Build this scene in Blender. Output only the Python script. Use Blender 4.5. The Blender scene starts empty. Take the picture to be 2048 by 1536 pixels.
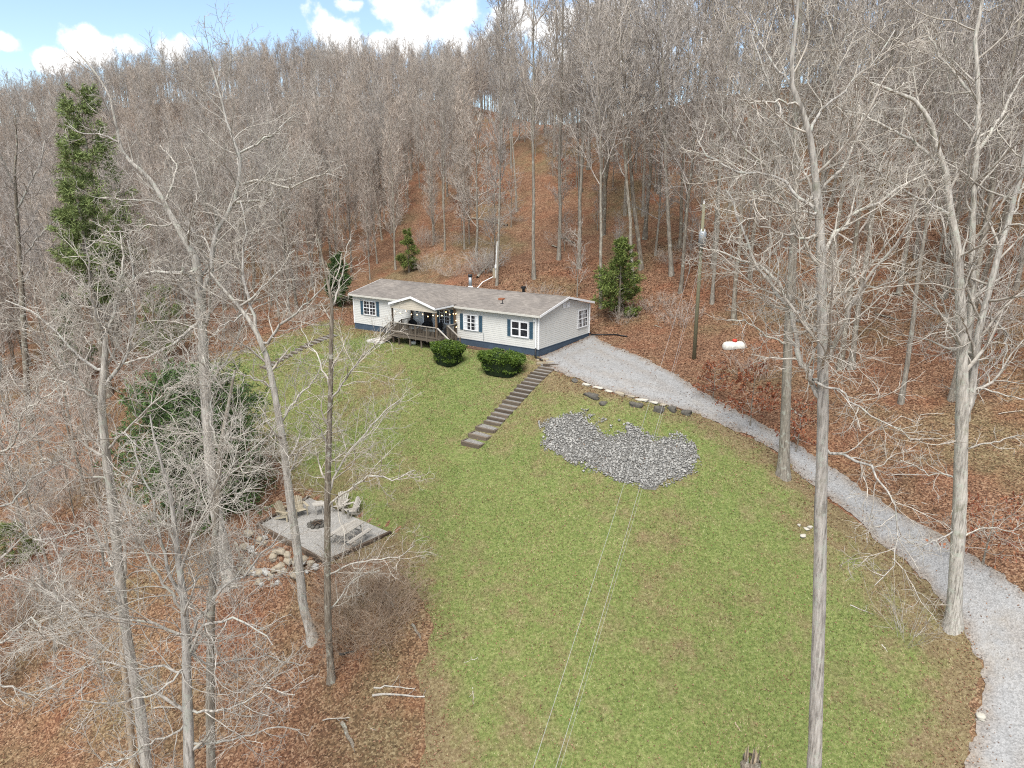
import bpy, math, random
import numpy as np
from mathutils import Vector, Matrix

# ------------------------------------------------------------------ camera, sky, sun, exposure
sc = bpy.context.scene
FPX = 1420.0                                   # focal length in pixels of the 2048 px wide photograph
PITCH = math.radians(15.3)
CAMZ = 12.0
cam_d = bpy.data.cameras.new('camera')
cam_d.sensor_width = 36.0
cam_d.lens = FPX / 2048 * 36.0
cam_d.clip_start = 0.1
cam_d.clip_end = 5000
cam = bpy.data.objects.new('camera', cam_d)
cam.location = (0, 0, CAMZ)
cam.rotation_euler = (math.pi / 2 - PITCH, 0, 0)
sc.collection.objects.link(cam)
sc.camera = cam

SUN_DIR = Vector((-0.12, -0.50, 0.85)).normalized()      # towards the sun
sun_el = math.asin(SUN_DIR.z)
sun_az = math.atan2(SUN_DIR.x, SUN_DIR.y)
sd = bpy.data.lights.new('sun', 'SUN')
sd.energy = 2.4
sd.angle = math.radians(35)
sd.color = (1.0, 0.97, 0.93)
sun = bpy.data.objects.new('sun', sd)
sun.rotation_euler = (-SUN_DIR).to_track_quat('-Z', 'Y').to_euler()
sun.location = (0, 0, 80)
sc.collection.objects.link(sun)

sc.view_settings.view_transform = 'Standard'
sc.view_settings.look = 'None'
sc.view_settings.gamma = 1.0
sc.view_settings.exposure = 1.25
sc.view_settings.use_curve_mapping = False
sc.render.engine = 'CYCLES'
sc.cycles.max_bounces = 5
sc.cycles.diffuse_bounces = 3
sc.cycles.glossy_bounces = 2
sc.cycles.transmission_bounces = 2
sc.cycles.transparent_max_bounces = 4
sc.cycles.caustics_reflective = False
sc.cycles.caustics_refractive = False
sc.cycles.use_denoising = False
sc.cycles.filter_width = 1.1

c_, s_ = math.cos(PITCH), math.sin(PITCH)
CAM = np.array([0, 0, CAMZ])


def ray(px, py):
    dx = (px - 1024) / FPX
    dy = -(py - 768) / FPX
    return np.array([dx, c_ + dy * s_, -s_ + dy * c_])


def atY(px, py, Y):
    d = ray(px, py)
    return CAM + d * (Y / d[1])


def atZ(px, py, z):
    d = ray(px, py)
    return CAM + d * ((z - CAMZ) / d[2])


def project(P):
    P = np.asarray(P, float) - CAM
    d = P[..., 1] * c_ - P[..., 2] * s_
    u = P[..., 1] * s_ + P[..., 2] * c_
    return 1024 + FPX * P[..., 0] / d, 768 - FPX * u / d, d


def make_world():
    w = bpy.data.worlds.new('World')
    sc.world = w
    w.use_nodes = True
    nt = w.node_tree
    N, L = nt.nodes, nt.links
    N.clear()
    out = N.new('ShaderNodeOutputWorld')
    bg = N.new('ShaderNodeBackground')
    bg.inputs['Strength'].default_value = 0.092
    sky = N.new('ShaderNodeTexSky')
    sky.sky_type = 'NISHITA'
    sky.sun_disc = False
    sky.sun_elevation = sun_el
    sky.sun_rotation = sun_az
    sky.altitude = 200
    sky.air_density = 1.0
    sky.dust_density = 0.3
    sky.ozone_density = 1.6
    tc = N.new('ShaderNodeTexCoord')
    # cumulus: a few rounded banks at their own bearings, broken up by noise, and scattered ones all round the sky
    noi = N.new('ShaderNodeTexNoise')
    noi.inputs['Scale'].default_value = 17.0
    noi.inputs['Detail'].default_value = 9.0
    noi.inputs['Roughness'].default_value = 0.55
    L.new(tc.outputs['Generated'], noi.inputs['Vector'])
    acc = None
    banks = [(872, 62, .075), (905, 40, .05), (820, 95, .05), (655, 66, .045), (690, 92, .05), (190, 95, .036), (262, 96, .03), (335, 93, .034), (112, 120, .022),
             (1100, 40, .08), (1200, 90, .09), (1310, 60, .07), (2, 82, .022), (690, 8, .02), (760, 85, .028)]
    for (px, py, r) in banks:
        d = ray(px, py)
        d = d / np.linalg.norm(d)
        sub = N.new('ShaderNodeVectorMath'); sub.operation = 'SUBTRACT'
        L.new(tc.outputs['Generated'], sub.inputs[0])
        sub.inputs[1].default_value = d
        scl = N.new('ShaderNodeVectorMath'); scl.operation = 'MULTIPLY'
        L.new(sub.outputs[0], scl.inputs[0]); scl.inputs[1].default_value = (1 / r, 1 / r, 1.55 / r)
        ln = N.new('ShaderNodeVectorMath'); ln.operation = 'LENGTH'
        L.new(scl.outputs[0], ln.inputs[0])
        m = N.new('ShaderNodeMath'); m.operation = 'SUBTRACT'
        m.inputs[0].default_value = 1.0
        L.new(ln.outputs['Value'], m.inputs[1])
        if acc is None:
            acc = m
        else:
            mx = N.new('ShaderNodeMath'); mx.operation = 'MAXIMUM'
            L.new(acc.outputs[0], mx.inputs[0]); L.new(m.outputs[0], mx.inputs[1])
            acc = mx
    cl = N.new('ShaderNodeMath'); cl.operation = 'MAXIMUM'; cl.inputs[1].default_value = -1.5
    L.new(acc.outputs[0], cl.inputs[0])
    n2 = N.new('ShaderNodeMath'); n2.operation = 'MULTIPLY_ADD'
    L.new(noi.outputs['Fac'], n2.inputs[0]); n2.inputs[1].default_value = 3.4; n2.inputs[2].default_value = -1.75
    add = N.new('ShaderNodeMath'); add.operation = 'ADD'
    L.new(cl.outputs[0], add.inputs[0]); L.new(n2.outputs[0], add.inputs[1])
    mr = N.new('ShaderNodeMapRange'); mr.interpolation_type = 'SMOOTHSTEP'
    mr.inputs['From Min'].default_value = 0.0; mr.inputs['From Max'].default_value = 0.45
    L.new(add.outputs[0], mr.inputs['Value'])
    shade = N.new('ShaderNodeMapRange')
    shade.inputs['From Min'].default_value = 0.3; shade.inputs['From Max'].default_value = 0.75
    shade.inputs['To Min'].default_value = 0.80; shade.inputs['To Max'].default_value = 1.0
    L.new(noi.outputs['Fac'], shade.inputs['Value'])
    white = N.new('ShaderNodeVectorMath'); white.operation = 'SCALE'
    white.inputs[0].default_value = (6.6, 6.6, 6.6)
    L.new(shade.outputs[0], white.inputs['Scale'])
    # thin high veil all over
    veil = N.new('ShaderNodeMixRGB'); veil.inputs['Fac'].default_value = 0.08
    veil.inputs['Color2'].default_value = (3.2, 3.5, 3.8, 1)
    L.new(sky.outputs[0], veil.inputs['Color1'])
    # broken cloud cover higher up
    n3 = N.new('ShaderNodeTexNoise'); n3.inputs['Scale'].default_value = 3.2; n3.inputs['Detail'].default_value = 7.0
    L.new(tc.outputs['Generated'], n3.inputs['Vector'])
    c3 = N.new('ShaderNodeMapRange'); c3.interpolation_type = 'SMOOTHSTEP'
    c3.inputs['From Min'].default_value = 0.34; c3.inputs['From Max'].default_value = 0.52
    L.new(n3.outputs['Fac'], c3.inputs['Value'])
    sx = N.new('ShaderNodeSeparateXYZ'); L.new(tc.outputs['Generated'], sx.inputs[0])
    el = N.new('ShaderNodeMapRange'); el.interpolation_type = 'SMOOTHSTEP'
    el.inputs['From Min'].default_value = 0.26; el.inputs['From Max'].default_value = 0.45
    L.new(sx.outputs['Z'], el.inputs['Value'])
    cm_ = N.new('ShaderNodeMath'); cm_.operation = 'MULTIPLY'
    L.new(c3.outputs[0], cm_.inputs[0]); L.new(el.outputs[0], cm_.inputs[1])
    cov = N.new('ShaderNodeMath'); cov.operation = 'MAXIMUM'
    L.new(cm_.outputs[0], cov.inputs[0]); L.new(mr.outputs[0], cov.inputs[1])
    mix = N.new('ShaderNodeMixRGB')
    L.new(cov.outputs[0], mix.inputs['Fac'])
    L.new(veil.outputs[0], mix.inputs['Color1'])
    L.new(white.outputs[0], mix.inputs['Color2'])
    L.new(mix.outputs[0], bg.inputs['Color'])
    L.new(bg.outputs[0], out.inputs['Surface'])


make_world()
RNG = np.random.default_rng(7)
random.seed(7)
COL = sc.collection

# ------------------------------------------------------------------ materials


def new_mat(name):
    m = bpy.data.materials.new(name)
    m.use_nodes = True
    nt = m.node_tree
    b = nt.nodes['Principled BSDF']
    b.inputs['Roughness'].default_value = 0.85
    b.inputs['Specular IOR Level'].default_value = 0.25
    return m, nt, b


def ramp(nt, fac, stops):
    r = nt.nodes.new('ShaderNodeValToRGB')
    e = r.color_ramp.elements
    while len(e) < len(stops):
        e.new(0.5)
    for i, (p, col) in enumerate(stops):
        e[i].position = p
        e[i].color = (*col, 1)
    nt.links.new(fac, r.inputs[0])
    return r.outputs[0]


def noise(nt, scale, detail=4, rough=0.6, vec=None, coord='Object', stretch=None):
    n = nt.nodes.new('ShaderNodeTexNoise')
    n.inputs['Scale'].default_value = scale
    n.inputs['Detail'].default_value = detail
    n.inputs['Roughness'].default_value = rough
    if vec is None:
        tc = nt.nodes.new('ShaderNodeTexCoord')
        vec = tc.outputs[coord]
    if stretch:
        mp = nt.nodes.new('ShaderNodeMapping')
        mp.inputs['Scale'].default_value = stretch
        nt.links.new(vec, mp.inputs[0])
        vec = mp.outputs[0]
    nt.links.new(vec, n.inputs['Vector'])
    return n.outputs['Fac']


def mixc(nt, fac, a, b, mode='MIX'):
    m = nt.nodes.new('ShaderNodeMixRGB')
    m.blend_type = mode
    for sock, v in (('Fac', fac), ('Color1', a), ('Color2', b)):
        if isinstance(v, (int, float)):
            m.inputs[sock].default_value = v
        elif isinstance(v, tuple):
            m.inputs[sock].default_value = (*v, 1)
        else:
            nt.links.new(v, m.inputs[sock])
    return m.outputs[0]


def maprange(nt, v, a, b, c=0.0, d=1.0):
    m = nt.nodes.new('ShaderNodeMapRange')
    m.inputs[1].default_value = a; m.inputs[2].default_value = b
    m.inputs[3].default_value = c; m.inputs[4].default_value = d
    nt.links.new(v, m.inputs[0])
    return m.outputs[0]


def bump(nt, b, h, strength=0.4, dist=0.02):
    n = nt.nodes.new('ShaderNodeBump')
    n.inputs['Strength'].default_value = strength
    n.inputs['Distance'].default_value = dist
    nt.links.new(h, n.inputs['Height'])
    nt.links.new(n.outputs[0], b.inputs['Normal'])


def island(nt):
    return nt.nodes.new('ShaderNodeNewGeometry').outputs['Random Per Island']


def objrand(nt):
    return nt.nodes.new('ShaderNodeObjectInfo').outputs['Random']


def setc(nt, b, col):
    if isinstance(col, tuple):
        b.inputs['Base Color'].default_value = (*col, 1)
    else:
        nt.links.new(col, b.inputs['Base Color'])


M = {}


def simple(name, col, rough=0.7, var=0.25, scale=3.0, bumps=None, metal=0.0, coord='Object', stretch=None):
    m, nt, b = new_mat(name)
    d = tuple(x * (1 - var) for x in col)
    l = tuple(min(1, x * (1 + var)) for x in col)
    f = noise(nt, scale, 5, 0.65, coord=coord, stretch=stretch)
    setc(nt, b, ramp(nt, f, [(0.3, d), (0.7, l)]))
    b.inputs['Roughness'].default_value = rough
    b.inputs['Metallic'].default_value = metal
    if bumps:
        bump(nt, b, noise(nt, bumps[0], 4, 0.6), bumps[1], bumps[2])
    M[name] = m
    return m


def mk_bark(name, dark, mid, pale, lichen=0.0, zs=0.12, scale=15.0):
    m, nt, b = new_mat(name)
    f = noise(nt, scale, 6, 0.7, stretch=(1, 1, zs))
    col = ramp(nt, f, [(0.37, dark), (0.5, mid), (0.64, pale)])
    g = noise(nt, 0.7, 3, 0.5)
    col = mixc(nt, maprange(nt, g, 0.35, 0.65, 0.0, 0.35), col, mid)
    if lichen:
        l = noise(nt, 3.2, 5, 0.65)
        col = mixc(nt, maprange(nt, l, 0.55, 0.62, 0, lichen), col, (0.40, 0.42, 0.36))
        mo = noise(nt, 1.3, 4, 0.6)
        col = mixc(nt, maprange(nt, mo, 0.60, 0.70, 0, lichen * 0.6), col, (0.10, 0.11, 0.05))
    r = objrand(nt)
    col = mixc(nt, 1.0, col, ramp(nt, r, [(0, (0.90, 0.90, 0.91)), (1, (1.08, 1.06, 1.03))]), 'MULTIPLY')
    setc(nt, b, col)
    b.inputs['Roughness'].default_value = 0.95
    bump(nt, b, f, 0.7, 0.03)
    M[name] = m


mk_bark('bark_pale', (.15, .138, .12), (.37, .348, .31), (.55, .525, .475), 0.7)
mk_bark('bark_grey', (.11, .096, .077), (.235, .21, .172), (.37, .335, .28), 0.55)
mk_bark('bark_dark', (.075, .062, .047), (.175, .15, .118), (.31, .28, .23), 0.6)
mk_bark('twig_pale', (.22, .20, .17), (.375, .345, .30), (.54, .51, .46), 0.3, 1, 3)
mk_bark('twig_grey', (.24, .212, .185), (.37, .335, .30), (.49, .452, .41), 0.2, 1, 4)
mk_bark('twig_brown', (.27, .225, .187), (.41, .355, .305), (.52, .46, .40), 0.0, 1, 2)
mk_bark('twig_bramble', (.22, .165, .12), (.33, .255, .19), (.44, .355, .27), 0.0, 1, 2)
mk_bark('deadwood', (.25, .18, .11), (.38, .30, .21), (.50, .43, .33), 0.0)


def mk_leaf(name, stops, rough=0.7, trans=0.15):
    m, nt, b = new_mat(name)
    r = island(nt)
    n = noise(nt, 1.2, 3, 0.6)
    f = mixc(nt, 0.45, r, n)
    setc(nt, b, ramp(nt, f, stops))
    b.inputs['Roughness'].default_value = rough
    M[name] = m


mk_leaf('leaf_brown', [(0.15, (.065, .034, .02)), (0.4, (.14, .069, .038)), (0.6, (.20, .105, .057)), (0.85, (.33, .22, .145))])
mk_leaf('leaf_russet', [(0.2, (.14, .04, .022)), (0.5, (.22, .075, .038)), (0.8, (.32, .13, .06))])
mk_leaf('needle_cedar', [(0.2, (.026, .05, .018)), (0.5, (.06, .105, .032)), (0.8, (.11, .165, .05))])
mk_leaf('needle_cedar_bright', [(0.2, (.05, .075, .018)), (0.5, (.115, .155, .034)), (0.8, (.19, .225, .06))])
mk_leaf('needle_cedar_dark', [(0.2, (.028, .058, .02)), (0.5, (.068, .12, .038)), (0.8, (.13, .195, .062))])
mk_leaf('needle_pine', [(0.2, (.065, .095, .03)), (0.5, (.145, .19, .06)), (0.8, (.24, .285, .105))])
mk_leaf('boxwood', [(0.2, (.028, .055, .010)), (0.5, (.07, .12, .018)), (0.8, (.15, .215, .035))], 0.5)
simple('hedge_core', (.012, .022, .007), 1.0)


def mk_grass():
    m, nt, b = new_mat('grass_blade')
    tc = nt.nodes.new('ShaderNodeTexCoord')
    big = noise(nt, 0.22, 4, 0.62, tc.outputs['Object'])
    mid = noise(nt, 1.3, 6, 0.75, tc.outputs['Object'])
    r = island(nt)
    green = ramp(nt, mid, [(0.32, (.082, .135, .032)), (0.5, (.165, .235, .066)), (0.68, (.30, .365, .15))])
    dry = ramp(nt, mid, [(0.32, (.16, .112, .052)), (0.5, (.26, .205, .098)), (0.68, (.42, .37, .20))])
    at = nt.nodes.new('ShaderNodeAttribute'); at.attribute_name = 'dry'
    s = nt.nodes.new('ShaderNodeMath'); s.operation = 'MULTIPLY_ADD'
    nt.links.new(r, s.inputs[0]); s.inputs[1].default_value = 0.75
    nt.links.new(maprange(nt, mixc(nt, .5, big, mid), 0.43, 0.57, -0.55, 0.56), s.inputs[2])
    s2 = nt.nodes.new('ShaderNodeMath'); s2.operation = 'ADD'
    nt.links.new(s.outputs[0], s2.inputs[0]); nt.links.new(at.outputs['Fac'], s2.inputs[1])
    col = mixc(nt, maprange(nt, s2.outputs[0], 0.12, 0.5), green, dry)
    r2 = nt.nodes.new('ShaderNodeMath'); r2.operation = 'FRACT'
    r3 = nt.nodes.new('ShaderNodeMath'); r3.operation = 'MULTIPLY'; r3.inputs[1].default_value = 37.7
    nt.links.new(r, r3.inputs[0]); nt.links.new(r3.outputs[0], r2.inputs[0])
    col = mixc(nt, maprange(nt, r2.outputs[0], 0.85, 0.90, 0, .8), col, (.15, .085, .04))
    col = mixc(nt, maprange(nt, r2.outputs[0], 0.12, 0.10, 0, .75), col, (.40, .37, .22))
    setc(nt, b, col)
    b.inputs['Roughness'].default_value = 0.8
    M['grass_blade'] = m
    m2, nt, b = new_mat('lawn_soil')
    n1 = noise(nt, 0.16, 4, 0.62)
    n2 = noise(nt, 7.0, 6, 0.75)
    n3 = noise(nt, 0.9, 4, 0.65)
    g = ramp(nt, n2, [(0.3, (.05, .065, .018)), (0.5, (.12, .15, .042)), (0.7, (.23, .24, .095))])
    d = ramp(nt, n2, [(0.3, (.08, .055, .03)), (0.5, (.155, .118, .062)), (0.7, (.26, .215, .125))])
    at = nt.nodes.new('ShaderNodeAttribute'); at.attribute_name = 'dry'
    f = nt.nodes.new('ShaderNodeMath'); f.operation = 'ADD'
    nt.links.new(maprange(nt, mixc(nt, 0.5, n1, n3), 0.35, 0.65), f.inputs[0]); nt.links.new(at.outputs['Fac'], f.inputs[1])
    setc(nt, b, mixc(nt, maprange(nt, f.outputs[0], 0.45, 1.0), g, d))
    b.inputs['Roughness'].default_value = 1.0
    bump(nt, b, n2, 0.8, 0.05)
    M['lawn_soil'] = m2


mk_grass()


def mk_litter():
    m, nt, b = new_mat('leaf_litter')
    v = nt.nodes.new('ShaderNodeTexVoronoi')
    v.inputs['Scale'].default_value = 13.0
    tc = nt.nodes.new('ShaderNodeTexCoord')
    nt.links.new(tc.outputs['Object'], v.inputs['Vector'])
    sep = nt.nodes.new('ShaderNodeSeparateColor')
    nt.links.new(v.outputs['Color'], sep.inputs[0])
    big = noise(nt, 0.12, 5, 0.65)
    mid = noise(nt, 1.0, 5, 0.7)
    f = mixc(nt, 0.45, sep.outputs[0], mid)
    col = ramp(nt, f, [(0.2, (.06, .031, .019)), (0.42, (.128, .064, .037)), (0.58, (.19, .10, .056)), (0.8, (.29, .185, .118))])
    drab = ramp(nt, f, [(0.2, (.065, .048, .024)), (0.5, (.13, .10, .05)), (0.8, (.22, .18, .10))])
    col = mixc(nt, maprange(nt, big, 0.47, 0.66, 0, 0.8), col, drab)
    red = noise(nt, 0.21, 4, 0.6, stretch=(1, 1, 1.7))
    col = mixc(nt, maprange(nt, red, 0.52, 0.68, 0, 0.55), col, ramp(nt, f, [(0.2, (.10, .032, .018)), (0.5, (.19, .07, .035)), (0.8, (.28, .13, .07))]))
    setc(nt, b, col)
    b.inputs['Roughness'].default_value = 1.0
    bump(nt, b, f, 0.9, 0.08)
    M['leaf_litter'] = m


mk_litter()


def mk_gravel(name, stops, scale, browns=0.3):
    m, nt, b = new_mat(name)
    v = nt.nodes.new('ShaderNodeTexVoronoi')
    v.inputs['Scale'].default_value = scale
    tc = nt.nodes.new('ShaderNodeTexCoord')
    nt.links.new(tc.outputs['Object'], v.inputs['Vector'])
    sep = nt.nodes.new('ShaderNodeSeparateColor')
    nt.links.new(v.outputs['Color'], sep.inputs[0])
    n = noise(nt, 2.0, 6, 0.7)
    f = mixc(nt, 0.5, sep.outputs[0], n)
    col = ramp(nt, f, stops)
    big = noise(nt, 0.35, 6, 0.7)
    col = mixc(nt, maprange(nt, big, 0.52, 0.68, 0, browns), col, (.30, .255, .195))
    at = nt.nodes.new('ShaderNodeAttribute'); at.attribute_name = 'dry'
    col = mixc(nt, at.outputs['Fac'], col, ramp(nt, f, [(0.2, (.10, .07, .045)), (0.8, (.26, .20, .14))]))
    setc(nt, b, col)
    b.inputs['Roughness'].default_value = 1.0
    bump(nt, b, v.outputs['Distance'], 0.6, 0.03)
    M[name] = m


mk_gravel('step_gravel', [(0.2, (.13, .125, .115)), (0.5, (.19, .182, .168)), (0.8, (.26, .248, .23))], 22, 0.2)
mk_gravel('gravel', [(0.2, (.18, .178, .174)), (0.5, (.245, .243, .239)), (0.8, (.315, .313, .308))], 18)
mk_gravel('patio_gravel', [(0.2, (.20, .19, .175)), (0.5, (.28, .268, .248)), (0.8, (.36, .345, .32))], 22, 0.2)


def mk_stone(name, stops):
    m, nt, b = new_mat(name)
    f = mixc(nt, 0.6, island(nt), noise(nt, 6.0, 5, 0.65))
    setc(nt, b, ramp(nt, f, stops))
    bump(nt, b, noise(nt, 14, 4, 0.6), 0.5, 0.02)
    M[name] = m


mk_stone('stone_grey', [(0.2, (.12, .117, .108)), (0.5, (.245, .238, .222)), (0.72, (.36, .35, .325)), (0.9, (.56, .54, .48))])
mk_stone('stone_dark', [(0.2, (.03, .028, .025)), (0.6, (.075, .07, .06)), (0.9, (.17, .155, .13))])
mk_stone('stone_tan', [(0.2, (.13, .10, .065)), (0.5, (.25, .205, .145)), (0.9, (.38, .34, .27))])
mk_stone('stone_pale', [(0.2, (.25, .23, .18)), (0.5, (.36, .335, .275)), (0.9, (.48, .455, .395))])


def mk_wood(name, dark, pale):
    m, nt, b = new_mat(name)
    f = noise(nt, 3.0, 6, 0.7, stretch=(1, 6, 6))
    g = objrand(nt)
    col = ramp(nt, mixc(nt, 0.35, f, g), [(0.25, dark), (0.75, pale)])
    setc(nt, b, col)
    bump(nt, b, f, 0.4, 0.01)
    M[name] = m


mk_wood('wood_deck', (.065, .050, .037), (.175, .145, .112))
mk_wood('wood_grey', (.25, .225, .19), (.43, .40, .355))
mk_wood('wood_tan', (.27, .225, .155), (.43, .375, .275))
mk_wood('timber_dark', (.05, .035, .025), (.13, .095, .068))
mk_wood('timber_step', (.055, .042, .031), (.15, .12, .088))
mk_wood('post_brown', (.11, .065, .035), (.2, .13, .075))
mk_wood('pole_green', (.09, .085, .05), (.19, .18, .115))
simple('siding', (.56, .55, .515), 0.55, 0.05, 1.2)
simple('siding_tan', (.50, .45, .37), 0.6, 0.06, 1.2)
simple('trim_white', (.74, .74, .74), 0.5, 0.05, 2)
simple('fascia_tan', (.50, .48, .43), 0.6, 0.1, 2)
simple('skirting_blue', (.052, .075, .105), 0.75, 0.18, 1.5, (20, .2, .01))
simple('shutter_blue', (.05, .098, .14), 0.55, 0.1, 4)
simple('metal_grey', (.33, .36, .38), 0.4, 0.12, 5, None, 0.6)
simple('metal_dark', (.03, .03, .032), 0.5, 0.2, 5)
simple('black_plastic', (.012, .012, .013), 0.4, 0.2, 5)
simple('white_plastic', (.72, .72, .70), 0.4, 0.05, 5)
simple('curtain', (.62, .63, .64), 0.9, 0.08, 6)
simple('rust_cap', (.26, .10, .05), 0.8, 0.3, 8)
simple('concrete', (.50, .48, .44), 0.9, 0.12, 2)
simple('tank_white', (.58, .56, .50), 0.5, 0.15, 5)
simple('red_paint', (.45, .05, .03), 0.5, 0.15, 5)
simple('soil', (.10, .06, .04), 1.0, 0.4, 4, (10, .6, .03))
simple('yellow_cover', (.34, .33, .06), 0.7, 0.25, 3)
simple('wire_grey', (.36, .36, .35), 0.5, 0.05, 1)
simple('wicker', (.022, .021, .022), 0.8, 0.3, 12)
simple('cushion', (.10, .12, .14), 0.95, 0.2, 6)
simple('door_dark', (.05, .045, .04), 0.5, 0.2, 3)
simple('bed_grit', (.12, .115, .105), 1.0, 0.35, 9)
simple('ash', (.06, .055, .05), 1.0, 0.4, 8)
simple('moss', (.07, .085, .02), 1.0, 0.4, 6)
simple('china_blue', (.22, .26, .32), 0.4, 0.3, 14)


def mk_roof():
    m, nt, b = new_mat('shingle')
    tc = nt.nodes.new('ShaderNodeTexCoord')
    br = nt.nodes.new('ShaderNodeTexBrick')
    br.inputs['Scale'].default_value = 1.0
    br.inputs['Brick Width'].default_value = 0.32
    br.inputs['Row Height'].default_value = 0.145
    br.inputs['Mortar Size'].default_value = 0.006
    br.inputs['Mortar Smooth'].default_value = 0.4
    br.inputs['Color1'].default_value = (.15, .138, .126, 1)
    br.inputs['Color2'].default_value = (.22, .203, .186, 1)
    br.inputs['Mortar'].default_value = (.12, .11, .10, 1)
    nt.links.new(tc.outputs['Object'], br.inputs['Vector'])
    n = noise(nt, 0.45, 6, 0.7)
    n2 = noise(nt, 3.5, 5, 0.7, stretch=(1, .35, 1))
    col = mixc(nt, 1.0, br.outputs['Color'], ramp(nt, n, [(0.3, (.72, .70, .70)), (0.7, (1.18, 1.14, 1.10))]), 'MULTIPLY')
    col = mixc(nt, maprange(nt, n2, 0.55, 0.75, 0, .4), col, (.20, .178, .158))
    setc(nt, b, col)
    b.inputs['Roughness'].default_value = 0.95
    bump(nt, b, br.outputs['Fac'], -0.5, 0.01)
    M['shingle'] = m


mk_roof()


def mk_glass():
    m, nt, b = new_mat('window_glass')
    n = noise(nt, 2.5, 4, 0.6)
    setc(nt, b, ramp(nt, n, [(0.35, (.008, .009, .011)), (0.7, (.04, .045, .055))]))
    b.inputs['Roughness'].default_value = 0.08
    b.inputs['Specular IOR Level'].default_value = 0.6
    M['window_glass'] = m
    m, nt, b = new_mat('bulb_glow')
    b.inputs['Base Color'].default_value = (1, .8, .5, 1)
    b.inputs['Emission Color'].default_value = (1, .68, .30, 1)
    b.inputs['Emission Strength'].default_value = 2.5
    M['bulb_glow'] = m
    m, nt, b = new_mat('table_glass')
    b.inputs['Base Color'].default_value = (.18, .22, .23, 1)
    b.inputs['Roughness'].default_value = 0.1
    M['table_glass'] = m


mk_glass()

# ------------------------------------------------------------------ object helpers


def tag(o, label=None, cat=None, group=None, kind=None):
    if label: o['label'] = label
    if cat: o['category'] = cat
    if group: o['group'] = group
    if kind: o['kind'] = kind
    return o


def link(name, me, mat=None, parent=None):
    o = bpy.data.objects.new(name, me)
    COL.objects.link(o)
    if mat is not None and me is not None:
        me.materials.append(M[mat])
    if parent is not None:
        o.parent = parent
    return o


def empty(name, loc=(0, 0, 0), rz=0.0):
    o = bpy.data.objects.new(name, None)
    o.empty_display_size = 0.3
    COL.objects.link(o)
    o.location = loc
    o.rotation_euler = (0, 0, rz)
    return o


def np_mesh(name, V, quads=None, tris=None, smooth=False, attr=None):
    me = bpy.data.meshes.new(name)
    V = np.ascontiguousarray(V, dtype=np.float32)
    nq = 0 if quads is None else len(quads)
    ntr = 0 if tris is None else len(tris)
    me.vertices.add(len(V))
    me.vertices.foreach_set('co', V.ravel())
    loops = []
    starts = []
    if nq:
        loops.append(np.asarray(quads, dtype=np.int32).ravel())
        starts.append(np.arange(nq, dtype=np.int32) * 4)
    if ntr:
        loops.append(np.asarray(tris, dtype=np.int32).ravel())
        starts.append(np.arange(ntr, dtype=np.int32) * 3 + nq * 4)
    loops = np.concatenate(loops); starts = np.concatenate(starts)
    me.loops.add(len(loops))
    me.loops.foreach_set('vertex_index', loops)
    me.polygons.add(len(starts))
    me.polygons.foreach_set('loop_start', starts)
    if smooth:
        me.polygons.foreach_set('use_smooth', np.ones(len(starts), dtype=bool))
    me.update(calc_edges=True)
    if attr:
        for k, v in attr.items():
            a = me.attributes.new(k, 'FLOAT', 'POINT')
            a.data.foreach_set('value', np.ascontiguousarray(v, dtype=np.float32))
    return me


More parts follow.
